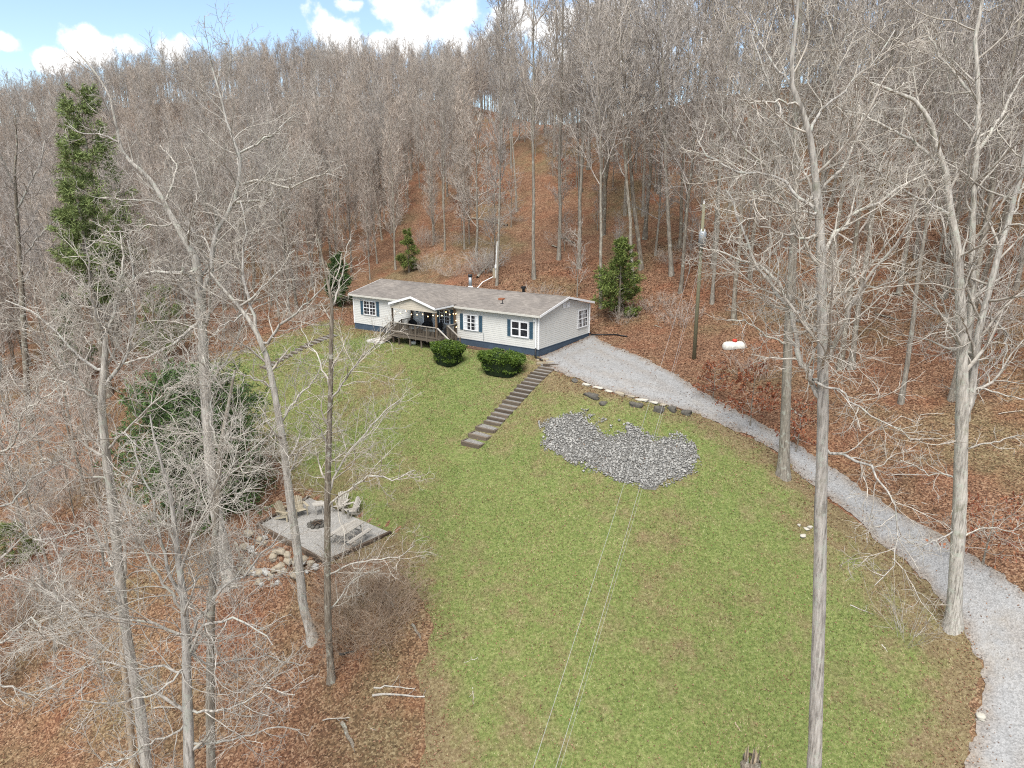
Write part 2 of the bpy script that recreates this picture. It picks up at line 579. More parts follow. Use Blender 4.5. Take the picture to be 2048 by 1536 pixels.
class MB:
    """collects simple solids for one mesh"""

    def __init__(s):
        s.v = []; s.f = []

    def add(s, vs, fs):
        n = len(s.v)
        s.v += [tuple(v) for v in vs]
        s.f += [tuple(i + n for i in f) for f in fs]
        return s

    def box(s, x0, x1, y0, y1, z0, z1):
        vs = [(x, y, z) for z in (z0, z1) for y in (y0, y1) for x in (x0, x1)]
        return s.add(vs, [(0, 2, 3, 1), (4, 5, 7, 6), (0, 1, 5, 4), (2, 6, 7, 3), (0, 4, 6, 2), (1, 3, 7, 5)])

    def bar(s, a, b, w, h, up=(0, 0, 1)):
        a = Vector(a); b = Vector(b)
        d = (b - a).normalized()
        up = Vector(up)
        r = d.cross(up)
        if r.length < 1e-4:
            r = d.cross(Vector((1, 0, 0)))
        r.normalize()
        u = r.cross(d).normalized()
        vs = []
        for p in (a, b):
            for (i, j) in ((-1, -1), (1, -1), (1, 1), (-1, 1)):
                vs.append(p + r * (i * w / 2) + u * (j * h / 2))
        return s.add(vs, [(0, 1, 2, 3), (7, 6, 5, 4), (0, 4, 5, 1), (1, 5, 6, 2), (2, 6, 7, 3), (3, 7, 4, 0)])

    def tube(s, pts, rads, n=8, caps=True):
        pts = [Vector(p) for p in pts]
        if isinstance(rads, (int, float)):
            rads = [rads] * len(pts)
        base = len(s.v)
        vs = []
        for i, p in enumerate(pts):
            d = (pts[min(i + 1, len(pts) - 1)] - pts[max(i - 1, 0)]).normalized()
            r = d.cross(Vector((0, 0, 1)))
            if r.length < 1e-3:
                r = Vector((1, 0, 0))
            r.normalize()
            u = r.cross(d)
            for k in range(n):
                a = 2 * math.pi * k / n
                vs.append(p + (r * math.cos(a) + u * math.sin(a)) * rads[i])
        fs = []
        for i in range(len(pts) - 1):
            for k in range(n):
                fs.append((i * n + k, i * n + (k + 1) % n, (i + 1) * n + (k + 1) % n, (i + 1) * n + k))
        if caps:
            fs.append(tuple(range(n - 1, -1, -1)))
            fs.append(tuple((len(pts) - 1) * n + k for k in range(n)))
        return s.add(vs, fs)

    def prism(s, poly, axis, a, b):
        """poly of 2D points extruded along x ('x') or y ('y') from a to b"""
        n = len(poly)
        mk = (lambda t, p: (t, p[0], p[1])) if axis == 'x' else ((lambda t, p: (p[0], t, p[1])) if axis == 'y' else (lambda t, p: (p[0], p[1], t)))
        vs = [mk(a, p) for p in poly] + [mk(b, p) for p in poly]
        fs = [tuple(range(n)), tuple(range(2 * n - 1, n - 1, -1))]
        fs += [(i, i + n, (i + 1) % n + n, (i + 1) % n) for i in range(n)]
        return s.add(vs, fs)

    def build(s, name, mat, parent=None, smooth=False, bevel=0.0):
        me = bpy.data.meshes.new(name)
        me.from_pydata(s.v, [], s.f)
        me.update()
        if smooth:
            me.polygons.foreach_set('use_smooth', np.ones(len(me.polygons), dtype=bool))
        o = link(name, me, mat, parent)
        if bevel:
            bv = o.modifiers.new('bevel', 'BEVEL')
            bv.width = bevel; bv.segments = 1
        return o


def copy_tree(o, parent=None):
    c = o.copy()
    COL.objects.link(c)
    c.parent = parent
    for ch in o.children:
        copy_tree(ch, c)
    return c


# ------------------------------------------------------------------ terrain
YAW = math.radians(34.74)
EX = np.array([math.cos(YAW), -math.sin(YAW), 0])
EY = np.array([math.sin(YAW), math.cos(YAW), 0])
FR = np.array([1.967, 51.56, 0.0])
HL = 19.48
FL = FR - EX * HL


def loc(x, y, z=0.0):
    return FL + EX * x + EY * y + np.array([0, 0, z])


ctl = []
for (x, y, z) in [(-2, -1, -.15), (4, -3, -.25), (9.5, -3.2, -.1), (13, -2, -.15), (16, -1.2, -.1), (19.5, -.6, -.05), (21.5, -1.65, -.15), (19.5, 8.5, .3), (10, 9.5, .7), (0, 10, .6), (-5, 4, -.1),
                  (5, 4, 0), (15, 4, 0), (10, 4, 0), (0.5, 4, 0), (21.5, -5, -1.35), (21.5, -8, -2.4), (21.5, -11.2, -3.5), (23, 3, 0.1), (25, -1, 0), (28, 4, .3), (17, -7, -1.9), (14, -6, -1.5), (9, -7, -1.6)]:
    ctl.append(loc(x, y, z))
for (px, py, z) in [(1200, 700, .1), (1310, 728, .15), (1130, 752, -.15), (1190, 782, -.35), (1270, 800, -.65), (1380, 832, -1.25), (1480, 830, -1.2), (1560, 890, -2.1), (1640, 945, -3.0), (1800, 1080, -4.7), (1950, 1250, -6.3), (2010, 1400, -7.5), (2060, 1530, -8.2),
                    (1230, 905, -2.7), (1230, 975, -3.5), (1480, 960, -3.1), (1500, 1100, -4.8), (1230, 1200, -6.1), (1230, 1536, -8.7), (1630, 1536, -8.6), (900, 1300, -7.4), (900, 1100, -5.8), (850, 1500, -9.1),
                    (700, 720, -.95), (700, 800, -2.5), (520, 735, -2.1), (500, 800, -3.3), (560, 900, -4.7), (650, 1060, -6.15), (780, 1070, -5.7), (590, 990, -6.0), (515, 1052, -6.5), (650, 1125, -6.5), (370, 760, -3.5), (250, 700, -3.0),
                    (100, 1100, -10), (100, 1500, -13), (400, 1300, -10), (480, 1150, -8.2), (600, 1400, -9.8), (100, 900, -9.5), (100, 750, -7.0), (300, 1000, -8.4), (1388, 718, .45), (1467, 692, 1.1), (2048, 1180, -4.6)]:
    ctl.append(atZ(px, py, z))
for (px, py, Y) in [(600, 600, 78), (600, 520, 95), (600, 380, 128), (600, 195, 212), (300, 600, 92), (300, 390, 138), (300, 210, 215), (100, 600, 98), (0, 400, 145), (50, 245, 222), (-300, 300, 225),
                    (1000, 545, 72), (1065, 556, 70), (1115, 520, 75), (1170, 420, 88), (1250, 235, 116), (1050, 310, 108), (900, 205, 168), (750, 195, 195), (1700, 736, 47.5), (1801, 807, 41.5), (1800, 600, 54.5), (1800, 400, 70), (1850, 150, 95),
                    (2040, 900, 36.5), (2040, 600, 48), (2200, 300, 70), (1500, 500, 67), (1500, 300, 90), (1430, 195, 112), (1640, 170, 104)]:
    ctl.append(atY(px, py, Y))
ctl += [np.array(p, float) for p in [(40, 160, 16), (95, 150, 22), (-60, 290, 28), (-150, 290, 22), (20, 240, 18), (110, 260, 6), (0, 0, -13.5), (20, 0, -12.5), (-25, 0, -17), (0, -40, -20), (40, -40, -17), (-60, -40, -24), (60, 10, -1),
                                     (-80, 40, -13), (-80, 90, -5), (-170, 150, 4), (120, 100, 28), (90, 60, 20), (-170, 60, -8)]]
ctl = np.array(ctl)


def tps_fit(P, z, lam):
    n = len(P)
    d = np.linalg.norm(P[:, None] - P[None], axis=2)
    K = np.where(d > 0, d * d * np.log(d + 1e-12), 0) + np.eye(n) * lam
    A = np.zeros((n + 3, n + 3))
    Q = np.c_[np.ones(n), P]
    A[:n, :n] = K; A[:n, n:] = Q; A[n:, :n] = Q.T
    return np.linalg.solve(A, np.r_[z, 0, 0, 0])


SC = 50.0
w_tps = tps_fit(ctl[:, :2] / SC, ctl[:, 2], 0.004)


def tps_eval(X, Y):
    q = np.c_[X.ravel(), Y.ravel()] / SC
    out = np.empty(len(q))
    P = ctl[:, :2] / SC
    for i in range(0, len(q), 20000):
        b = q[i:i + 20000]
        d2 = ((b[:, None] - P[None]) ** 2).sum(2)
        K = 0.5 * d2 * np.log(d2 + 1e-20)
        out[i:i + 20000] = K @ w_tps[:-3] + w_tps[-3] + b @ w_tps[-2:]
    return out.reshape(X.shape)


# evaluation lattice
GX0, GX1, GY0, GY1, GS = -170.0, 125.0, -40.0, 290.0, 0.75
gx = np.arange(GX0, GX1 + GS, GS); gy = np.arange(GY0, GY1 + GS, GS)
GZ = tps_eval(*np.meshgrid(gx, gy))


def local_xy(X, Y):
    dx = X - FL[0]; dy = Y - FL[1]
    return dx * EX[0] + dy * EX[1], dx * EY[0] + dy * EY[1]


def smooth01(t):
    t = np.clip(t, 0, 1)
    return t * t * (3 - 2 * t)


def raw_ground(X, Y):
    X = np.clip(np.asarray(X, float), GX0, GX1 - 0.01); Y = np.clip(np.asarray(Y, float), GY0, GY1 - 0.01)
    i = (X - GX0) / GS; j = (Y - GY0) / GS
    i0 = np.clip(i.astype(int), 0, len(gx) - 2); j0 = np.clip(j.astype(int), 0, len(gy) - 2)
    fx = i - i0; fy = j - j0
    return (GZ[j0, i0] * (1 - fx) * (1 - fy) + GZ[j0, i0 + 1] * fx * (1 - fy) + GZ[j0 + 1, i0] * (1 - fx) * fy + GZ[j0 + 1, i0 + 1] * fx * fy)


PATIO_Z = -6.05
patio_c = [atZ(618, 995, PATIO_Z), atZ(515, 1051, PATIO_Z), atZ(652, 1126, PATIO_Z), atZ(782, 1066, PATIO_Z)]


def seg_dist(X, Y, poly):
    """signed distance, positive inside"""
    P = np.asarray(poly)[:, :2]
    d = np.full(X.shape, 1e9)
    inside = np.zeros(X.shape, bool)
    n = len(P)
    for k in range(n):
        a = P[k]; b = P[(k + 1) % n]
        ab = b - a
        t = np.clip(((X - a[0]) * ab[0] + (Y - a[1]) * ab[1]) / (ab @ ab + 1e-9), 0, 1)
        d = np.minimum(d, np.hypot(X - a[0] - t * ab[0], Y - a[1] - t * ab[1]))
        if a[1] != b[1]:
            c = ((a[1] > Y) != (b[1] > Y)) & (X < (b[0] - a[0]) * (Y - a[1]) / (b[1] - a[1]) + a[0])
            inside ^= c
    return np.where(inside, d, -d)


def ground(X, Y):
    X = np.asarray(X, float); Y = np.asarray(Y, float)
    z = raw_ground(X, Y)
    u, v = local_xy(X, Y)
    dd = np.hypot(np.maximum(np.maximum(-u, u - HL), 0), np.maximum(np.maximum(-0.2 - v, v - 7.9), 0))
    pad = 0.0 + 0.25 * smooth01(v / 8.0)
    z = z + (pad - z) * (1 - smooth01(dd / 2.2))
    sp = seg_dist(X, Y, patio_c)
    z = z + (PATIO_Z - 0.05 - z) * smooth01((sp + 1.2) / 1.1)
    hill = smooth01((z - 1.0) / 4) + smooth01((-X - 14) / 8)
    z = z + np.clip(hill, 0, 1) * (0.14 * np.sin(X * 0.83 + 1.3 * np.sin(Y * 0.41)) * np.sin(Y * 0.71 + 0.7) + 0.07 * np.sin(X * 2.1 + Y * 1.3) * np.sin(Y * 2.3 - X * .7))
    z = z + 0.03 * np.sin(X * 0.9 + 2) * np.sin(Y * 1.1)
    return z


def G(x, y):
    return float(ground(np.array([x]), np.array([y]))[0])


def hit(px, py, tmin=12.0, tmax=300.0):
    d = ray(px, py)
    t = np.arange(tmin, tmax, 0.1)
    P = CAM + d[None] * t[:, None]
    below = P[:, 2] <= ground(P[:, 0], P[:, 1])
    k = int(np.argmax(below))
    if not below[k]:
        k = len(t) - 1
    p = P[k].copy()
    p[2] = G(p[0], p[1])
    return p


def wob(X, Y, s=1.0):
    return (np.sin(X * 1.7 * s + 1.1 * np.sin(Y * 1.3 * s)) + np.sin(Y * 2.3 * s + 1.7 * np.sin(X * 1.9 * s)) + 0.6 * np.sin(5.1 * X * s + 3.7 * Y * s) + 0.5 * np.sin(-4.3 * X * s + 6.1 * Y * s)) / 3.1


DRIVE_L = [(1084, 719), (1112, 742), (1135, 753), (1190, 775), (1270, 797), (1335, 815), (1385, 826), (1425, 842), (1530, 890), (1620, 965), (1690, 1020), (1790, 1110), (1850, 1170), (1925, 1250), (1960, 1340), (1955, 1440), (1930, 1536), (1900, 1700)]
DRIVE_R = [(2600, 1700), (2500, 1500), (2300, 1350), (2150, 1240), (2048, 1180), (1940, 1110), (1850, 1055), (1750, 995), (1640, 922), (1560, 868), (1480, 826), (1400, 785), (1310, 728), (1250, 702), (1215, 688), (1185, 668)]
drive_poly = [hit(*p) for p in DRIVE_L] + [hit(*p) for p in DRIVE_R] + [loc(19.6, 7.4), loc(19.6, 0.0)]
LAWN = [(1084, 719)] + DRIVE_L[1:] + [(1400, 1750), (830, 1750), (845, 1536), (850, 1400), (835, 1330), (868, 1250), (830, 1180), (775, 1115), (700, 1128), (652, 1128), (640, 1120), (610, 1000), (585, 985), (560, 930), (500, 880), (330, 790), (370, 752), (455, 705), (530, 685), (610, 655), (650, 640), (690, 640)]
lawn_poly = [hit(*p) for p in LAWN] + [loc(-2.5, 1.0), loc(-.2, 1.0), loc(-.2, 0.1), loc(19.6, 0.1)]


def sd_drive(X, Y): return seg_dist(X, Y, drive_poly)
def sd_lawn(X, Y): return seg_dist(X, Y, lawn_poly)
def sd_patio(X, Y): return seg_dist(X, Y, patio_c)


def graded(a0, a1, n0, n1, step_near, step_far, lim):
    out = [n0]
    while out[-1] < n1: out.append(out[-1] + step_near)
    st = step_near
    while out[-1] < a1:
        st = min(st * 1.12, step_far); out.append(out[-1] + st)
    st = step_near
    while out[0] > a0:
        st = min(st * 1.12, step_far); out.insert(0, out[0] - st)
    return np.array(out)


def grid_mesh(name, X, Y, Z, keep=None, attr=None):
    ny, nx = X.shape
    idx = np.arange(nx * ny).reshape(ny, nx)
    q = np.stack([idx[:-1, :-1], idx[:-1, 1:], idx[1:, 1:], idx[1:, :-1]], -1).reshape(-1, 4)
    V = np.stack([X, Y, Z], -1).reshape(-1, 3)
    if keep is not None:
        f = keep                                 # implicit outline: positive inside; rim vertices slide onto it
        k = f.ravel() > 0
        q = q[k[q].sum(1) >= 2]
        gy_, gx_ = np.gradient(f, Y[1, 0] - Y[0, 0], X[0, 1] - X[0, 0])
        cnt = np.bincount(q.ravel(), minlength=len(V))
        rim = (cnt < 4) & (cnt > 0)
        g2 = (gx_ ** 2 + gy_ ** 2).ravel() + 1e-3
        fr = f.ravel()
        for ax_, g_ in ((0, gx_.ravel()), (1, gy_.ravel())):
            V[rim, ax_] -= np.clip(fr * g_ / g2, -.2, .2)[rim]
        zoff = float(np.median(Z - ground(X, Y)))
        V[rim, 2] = ground(V[rim, 0], V[rim, 1]) + zoff
        used = np.unique(q)
        remap = -np.ones(len(V), int); remap[used] = np.arange(len(used))
        V = V[used]; q = remap[q]
        if attr:
            attr = {n: a.ravel()[used] for n, a in attr.items()}
    elif attr:
        attr = {n: a.ravel() for n, a in attr.items()}
    return np_mesh(name, V, q, smooth=True, attr=attr)


xs = graded(-620, 620, -45, 45, 0.62, 30, 0)
ys = graded(-420, 900, 14, 80, 0.62, 30, 0)
X, Y = np.meshgrid(xs, ys)
Z = ground(X, Y)
inner = np.maximum(np.maximum(sd_lawn(X, Y), sd_drive(X, Y)), sd_patio(X, Y))
Z = Z - 0.10 * smooth01((inner - 0.2) / 0.6)
tag(link('ground', grid_mesh('ground', X, Y, Z), 'leaf_litter'), 'brown leaf litter covering the wooded hillside ground', None, None, 'structure')

# lawn sheet
xs = np.arange(-34, 30, 0.22); ys = np.arange(13, 72, 0.22)
X, Y = np.meshgrid(xs, ys)
sl = sd_lawn(X, Y); sdv = sd_drive(X, Y)
keep = np.minimum(np.minimum(sl + 0.35 * wob(X, Y), 0.6 - sdv), 0.7 - sd_patio(X, Y))


DRY_SPOTS = [(hit(820, 1075), 2.6, .42), (hit(720, 790), 2.4, .3), (hit(1330, 1150), 2.2, .3), (hit(1050, 1180), 2.0, .22), (hit(1600, 1250), 2.6, .3)]


def dryness(X, Y, sl, sdv):
    d = 1 - smooth01((sl + 0.5 * wob(X, Y, .6)) / 2.6)
    # worn, leaf-strewn belt along the lower drive and the thin grass on the bank by the steps
    px, py, _ = project(np.stack([X, Y, ground(X, Y)], -1))
    belt = smooth01((sdv + 5.5 + 1.2 * wob(X, Y, .5)) / 4.0) * smooth01((X - 10.0) / 6)
    u, v = local_xy(X, Y)
    bank = np.exp(-(((u - 24.5) / 3.0) ** 2 + ((v + 4.0) / 1.8) ** 2)) * 0.8
    for (q, r_, k_) in DRY_SPOTS:
        bank = bank + k_ * np.exp(-((X - q[0]) ** 2 + (Y - q[1]) ** 2) / r_ ** 2) * (.8 + .5 * wob(X, Y, .8))
    return np.clip(0.45 * d + 0.26 * belt + bank * 0.55, 0, 1)


dry = dryness(X, Y, sl, sdv)
tag(link('lawn', grid_mesh('lawn', X, Y, ground(X, Y) + 0.012, keep, {'dry': dry}), 'lawn_soil'), 'sloping mown lawn below the house', None, None, 'structure')

# gravel drive
xs = np.arange(-2, 46, 0.22); ys = np.arange(13, 66, 0.22)
X, Y = np.meshgrid(xs, ys)
sdv = sd_drive(X, Y)
keep = sdv + 0.22 * wob(X, Y, 1.3) + .08 * wob(X, Y, 3.1)
tag(link('driveway', grid_mesh('driveway', X, Y, ground(X, Y) + 0.03, keep, {'dry': np.clip(0.6 * (1 - smooth01((sdv + .1 + .3 * wob(X, Y, 1.9)) / 0.9)) + .22 * np.exp(-((sdv - 1.75 + .2 * wob(X, Y, .9)) / .35) ** 2), 0, 1)}), 'gravel'), 'pale grey gravel driveway curving up to the house', None, None, 'structure')

# ------------------------------------------------------------------ house
Z0, ZT = 0.56, 3.02                       # siding bottom and eave
HW = 7.7
RY, RZ = 3.85, 3.95                       # ridge
OV = 0.30
SL = (RZ - 3.06) / (RY + OV)
house = empty('manufactured_home', tuple(loc(0, 0, 0)), -YAW)
tag(house, 'long single storey white sided home with grey shingle roof and blue skirting', 'house')


def lap_wall(name, L, z0, z1, to3, mat='siding', width=None, course=0.15):
    """lapped siding courses; to3(s, z, out) gives the point; width(z) gives (s0, s1)"""
    vs = []; fs = []
    z = z0
    while z < z1 - 1e-4:
        zt = min(z + course, z1)
        a0, a1 = width(z) if width else (0, L)
        b0, b1 = width(zt) if width else (0, L)
        n = len(vs)
        vs += [to3(a0, z, 0.0), to3(a1, z, 0.0), to3(a1, z, 0.013), to3(a0, z, 0.013), to3(b1, zt, 0.002), to3(b0, zt, 0.002)]
        fs += [(n, n + 1, n + 2, n + 3), (n + 3, n + 2, n + 4, n + 5)]
        z = zt
    return MB().add(vs, fs).build(name, mat, house)


lap_wall('front_wall', HL, Z0, ZT, lambda s, z, o: (s, -o, z))
lap_wall('rear_wall', HL, Z0, ZT, lambda s, z, o: (HL - s, HW + o, z))


def gable_w(z):
    if z <= 3.03: return (0, HW)
    k = (z - 3.03) / (RZ - 0.08 - 3.03) * HW / 2
    return (min(k, HW / 2 - .01), max(HW - k, HW / 2 + .01))


lap_wall('gable_wall', HW, Z0, RZ - 0.1, lambda s, z, o: (HL + o, s, z), width=gable_w)
lap_wall('gable_wall', HW, Z0, RZ - 0.1, lambda s, z, o: (-o, HW - s, z), width=gable_w)
MB().box(0.03, HL - 0.03, 0.03, HW - 0.03, -0.5, ZT - 0.01).build('wall_core', 'siding', house)
for nm, b in (('skirting', (-.012, HL + .012, -.012, .05)), ('skirting', (-.012, HL + .012, HW - .05, HW + .012)), ('skirting', (HL - .05, HL + .014, .055, HW - .055)), ('skirting', (-.014, .05, .055, HW - .055))):
    MB().box(*b, -0.6, Z0 + .003).build(nm, 'skirting_blue', house)
mb = MB()
mb.box(-.03, HL + .03, -.035, -.013, Z0 - .05, Z0 - .005); mb.box(HL + .015, HL + .037, -.03, HW + .03, Z0 - .05, Z0 - .006)
mb.build('skirting_trim', 'skirting_blue', house)
for (x, y) in ((0, 0), (HL, 0), (HL, HW), (0, HW)):
    MB().box(x - .05, x + .05, y - .05, y + .05, Z0 - .01, ZT + .02).build('corner_trim', 'trim_white', house)


def roof_z(y):
    return RZ - abs(y - RY) * SL


def slope(name, x0, x1, ya, za, yb, zb, th=0.09, mat='shingle', parent=None):
    """roof slab between two eave/ridge lines, running along x"""
    vs = []
    for dz in (0, -th):
        vs += [(x0, ya, za + dz), (x1, ya, za + dz), (x1, yb, zb + dz), (x0, yb, zb + dz)]
    return MB().add(vs, [(0, 1, 2, 3), (7, 6, 5, 4), (0, 4, 5, 1), (1, 5, 6, 2), (2, 6, 7, 3), (3, 7, 4, 0)]).build(name, mat, parent or house)


roof = slope('roof', -OV, HL + OV, -OV, roof_z(-OV) + .1, RY, RZ + .1)
roof2 = slope('roof', -OV, HL + OV, RY, RZ + .1, HW + OV, roof_z(HW + OV) + .1)
mb = MB()
mb.prism([(RY - .14, RZ + .1 - .14 * SL + .012), (RY, RZ + .118), (RY + .14, RZ + .1 - .14 * SL + .012), (RY, RZ + .09)], 'x', -OV, HL + OV)
mb.build('ridge_cap', 'shingle', roof)
MB().box(-OV, 6.75, -OV - .075, -OV - .002, roof_z(-OV) - .07, roof_z(-OV) + .075).build('gutter', 'fascia_tan', house)
MB().box(11.75, HL + OV, -OV - .075, -OV - .002, roof_z(-OV) - .07, roof_z(-OV) + .075).build('gutter', 'fascia_tan', house)
MB().box(-OV, HL + OV, -OV, -.03, roof_z(-OV) - .02, roof_z(-OV) + .005).build('soffit', 'trim_white', house)
for x in (-OV, HL + OV):
    for (ya, yb) in ((-OV, RY), (RY, HW + OV)):
        mb = MB()
        za, zb = roof_z(ya) + .112, roof_z(yb) + .112
        sgn = 1 if x > 0 else -1
        vs = []
        for xx in (x + sgn * .002, x + sgn * .03):
            vs += [(xx, ya, za), (xx, yb, zb), (xx, yb, zb - .17), (xx, ya, za - .17)]
        mb.add(vs, [(0, 1, 2, 3), (7, 6, 5, 4), (0, 4, 5, 1), (1, 5, 6, 2), (2, 6, 7, 3), (3, 7, 4, 0)])
        mb.build('rake_board', 'trim_white', house)

# porch gable roof
PX0, PX1, PXM, PV, PE, PR = 6.82, 11.72, 9.22, -2.4, 3.16, 3.86
for (xa, xb, sgn) in ((PX0, PXM, -1), (PX1, PXM, 1)):
    vs = []
    for dz in (0.1, 0.02):
        vs += [(xa, PV - .2, PE + dz), (xb, PV - .2, PR + dz), (xb, 3.3, PR + dz), (xa, 0.12, PE + dz)]
    fs = [(0, 1, 2, 3), (7, 6, 5, 4), (0, 4, 5, 1), (1, 5, 6, 2), (2, 6, 7, 3), (3, 7, 4, 0)]
    MB().add(vs, fs).build('porch_roof', 'shingle', house)
    MB().bar((xa, PV - .22, PE + .03), (xb, PV - .22, PR + .03), .03, .17, (0, 0, 1)).build('porch_fascia', 'trim_white', house)
    MB().box(xa - .03, xa + .03, PV - .2, -OV - .08, PE - .06, PE + .06).build('porch_fascia', 'trim_white', house)


def pw(z):
    k = (z - 3.0) / (PR - 3.0)
    k = max(0, min(k, .98))
    return (PX0 + .1 + (PXM - PX0 - .1) * k, PX1 - .1 - (PX1 - PXM - .1) * k)


lap_wall('porch_gable', 1, 3.0, 3.8, lambda s, z, o: (s, PV - .05 - o, z), 'siding_tan', pw)
MB().box(PX0 + .05, PX1 - .05, PV - .06, PV + .1, 2.86, 3.0).build('porch_beam', 'siding_tan', house)
for (x, y, mt) in ((6.98, PV + .05, 'timber_dark'), (11.6, PV + .05, 'post_brown'), (11.62, -.14, 'post_brown'), (7.02, -.14, 'timber_dark')):
    MB().box(x - .06, x + .06, y - .06, y + .06, .0, 2.9).build('porch_post', mt, house)


def window(to, w, h, units=2, cols=2, rows=4, curtain=False, wide=.06, muntins=True):
    """to(s,z,o): frame coordinates; a frame mesh with panes as children"""
    mb = MB()

    def bx(s0, s1, z0, z1, o0, o1):
        vs = [to(s, z, o) for o in (o0, o1) for z in (z0, z1) for s in (s0, s1)]
        mb.add(vs, [(0, 2, 3, 1), (4, 5, 7, 6), (0, 1, 5, 4), (2, 6, 7, 3), (0, 4, 6, 2), (1, 3, 7, 5)])
    bx(0, w, 0, wide, .012, .075); bx(0, w, h - wide, h, .012, .075)
    bx(0, wide, wide, h - wide, .012, .074); bx(w - wide, w, wide, h - wide, .012, .074)
    uw = (w - 2 * wide) / units
    panes = []
    for u in range(units):
        a = wide + u * uw; b = a + uw
        if u: bx(a - wide * .7, a + wide * .7, wide, h - wide, .012, .073)
        bx(a, b, h / 2 - .03, h / 2 + .03, .012, .066)
        for (z0, z1) in ((wide, h / 2 - .03), (h / 2 + .03, h - wide)):
            panes.append((a, b, z0, z1))
            if muntins:
                for k in range(1, cols + 1):
                    s = a + (b - a) * k / (cols + 1)
                    bx(s - .01, s + .01, z0, z1, .03, .054)
                zz = (z0 + z1) / 2
                bx(a, b, zz - .01, zz + .01, .03, .053)
    fr = mb.build('window', 'trim_white', house)
    for (a, b, z0, z1) in panes:
        p = MB(); p.add([to(a, z0, .035), to(b, z0, .035), to(b, z1, .035), to(a, z1, .035)], [(0, 1, 2, 3)])
        p.build('pane', 'window_glass', fr)
    if curtain:
        for (s0, s1) in ((wide, wide + .30), (w - wide - .26, w - wide)):
            p = MB(); n = 8
            for i in range(n):
                sa = s0 + (s1 - s0) * i / n; sb = s0 + (s1 - s0) * (i + 1) / n
                oa, ob = (.040, .046) if i % 2 else (.046, .040)
                p.add([to(sa, wide, oa), to(sb, wide, ob), to(sb, h - wide, ob), to(sa, h - wide, oa)], [(0, 1, 2, 3)])
            p.build('curtain', 'curtain', fr)
    return fr


def front_at(x, z, y=0.0):
    return lambda s, zz, o: (x + s, y - o - .012, z + zz)


def shutter(x, z, w, h):
    mb = MB()
    mb.box(x, x + w, -.05, -.024, z, z + h)
    so = mb.build('shutter', 'shutter_blue', house)
    mb = MB()
    k = 0
    for (za, zb) in ((z + .06, z + h / 2 - .03), (z + h / 2 + .03, z + h - .06)):
        n = int((zb - za) / .055)
        for i in range(n):
            zz = za + (zb - za) * (i + .5) / n
            mb.add([(x + .05, -.053, zz - .02), (x + w - .05, -.053, zz - .02), (x + w - .05, -.064, zz + .014), (x + .05, -.064, zz + .014)], [(0, 1, 2, 3)])
    tag(mb.build('louvre', 'shutter_blue', so), kind='stuff')
    return so


window(front_at(12.44, 1.30), 1.50, 1.25, 2, 1, 2, True)
shutter(12.08, 1.28, .31, 1.28); shutter(13.98, 1.28, .31, 1.28)
window(front_at(17.02, 1.29), 1.62, 1.25, 2, 1, 2, False, .11, False)
shutter(16.68, 1.28, .30, 1.28); shutter(18.69, 1.28, .30, 1.28)
window(front_at(1.26, 1.42), 1.50, 1.25, 2, 1, 2)
shutter(.88, 1.40, .31, 1.28); shutter(2.82, 1.40, .31, 1.28)
window(front_at(9.95, 1.55), 1.1, 1.2, 2, 1, 2)
shutter(9.58, 1.52, .30, 1.25); shutter(11.12, 1.52, .28, 1.25)
window(lambda s, z, o: (HL + o + .012, 5.75 + s, 1.22 + z), 1.56, 1.45, 2, 2, 2)
# front door
dr = MB().box(8.3, 9.25, -.06, -.024, .8, 2.85).build('door', 'door_dark', house)
MB().box(8.2, 8.3, -.075, -.024, .78, 2.9).box(9.25, 9.35, -.075, -.024, .78, 2.9).box(8.3, 9.25, -.075, -.024, 2.85, 2.93).build('door_frame', 'trim_white', dr)
MB().box(8.5, 9.05, -.068, -.061, 1.7, 2.6).build('pane', 'window_glass', dr)
MB().tube([(9.15, -.09, 1.75), (9.15, -.09, 1.87)], .015).build('door_handle', 'metal_grey', dr)
for y in (3.35, 4.02):
    v = MB().box(HL + .024, HL + .05, y, y + .42, 3.14, 3.56).build('gable_vent', 'trim_white', house)
    mb = MB()
    for i in range(6):
        z = 3.19 + i * .058
        mb.add([(HL + .051, y + .05, z), (HL + .051, y + .37, z), (HL + .066, y + .37, z - .02), (HL + .066, y + .05, z - .02)], [(0, 1, 2, 3)])
    tag(mb.build('louvre', 'trim_white', v), kind='stuff')
# roof fittings
fl = MB().tube([(9.9, RY + .3, 3.9), (9.9, RY + .3, 4.95)], .15, 14).build('flue_pipe', 'metal_grey', house, True)
MB().tube([(9.9, RY + .3, 4.90), (9.9, RY + .3, 5.10)], .19, 14).build('flue_cap', 'metal_dark', fl, True)
MB().tube([(9.9, RY + .3, 3.96), (9.9, RY + .3, 4.10)], [.3, .17], 14).build('flue_collar', 'trim_white', fl, True)
MB().tube([(14.7, 5.1, 3.7), (14.7, 5.1, 4.15), (14.7, 5.1, 4.16), (14.7, 5.1, 4.34)], [.12, .12, .22, .2], 12).build('vent_pipe', 'black_plastic', house)
MB().box(14.55, 14.95, 1.75, 2.1, roof_z(1.9) + .08, roof_z(1.9) + .22).build('vent_hood', 'rust_cap', house)
MB().tube([(15.35, 1.2, roof_z(1.2)), (15.35, 1.2, roof_z(1.2) + .38)], .035, 8).build('vent_pipe', 'metal_dark', house)
MB().box(15.23, 15.47, 1.08, 1.32, roof_z(1.2) + .08, roof_z(1.2) + .115).build('vent_flashing', 'metal_dark', house)
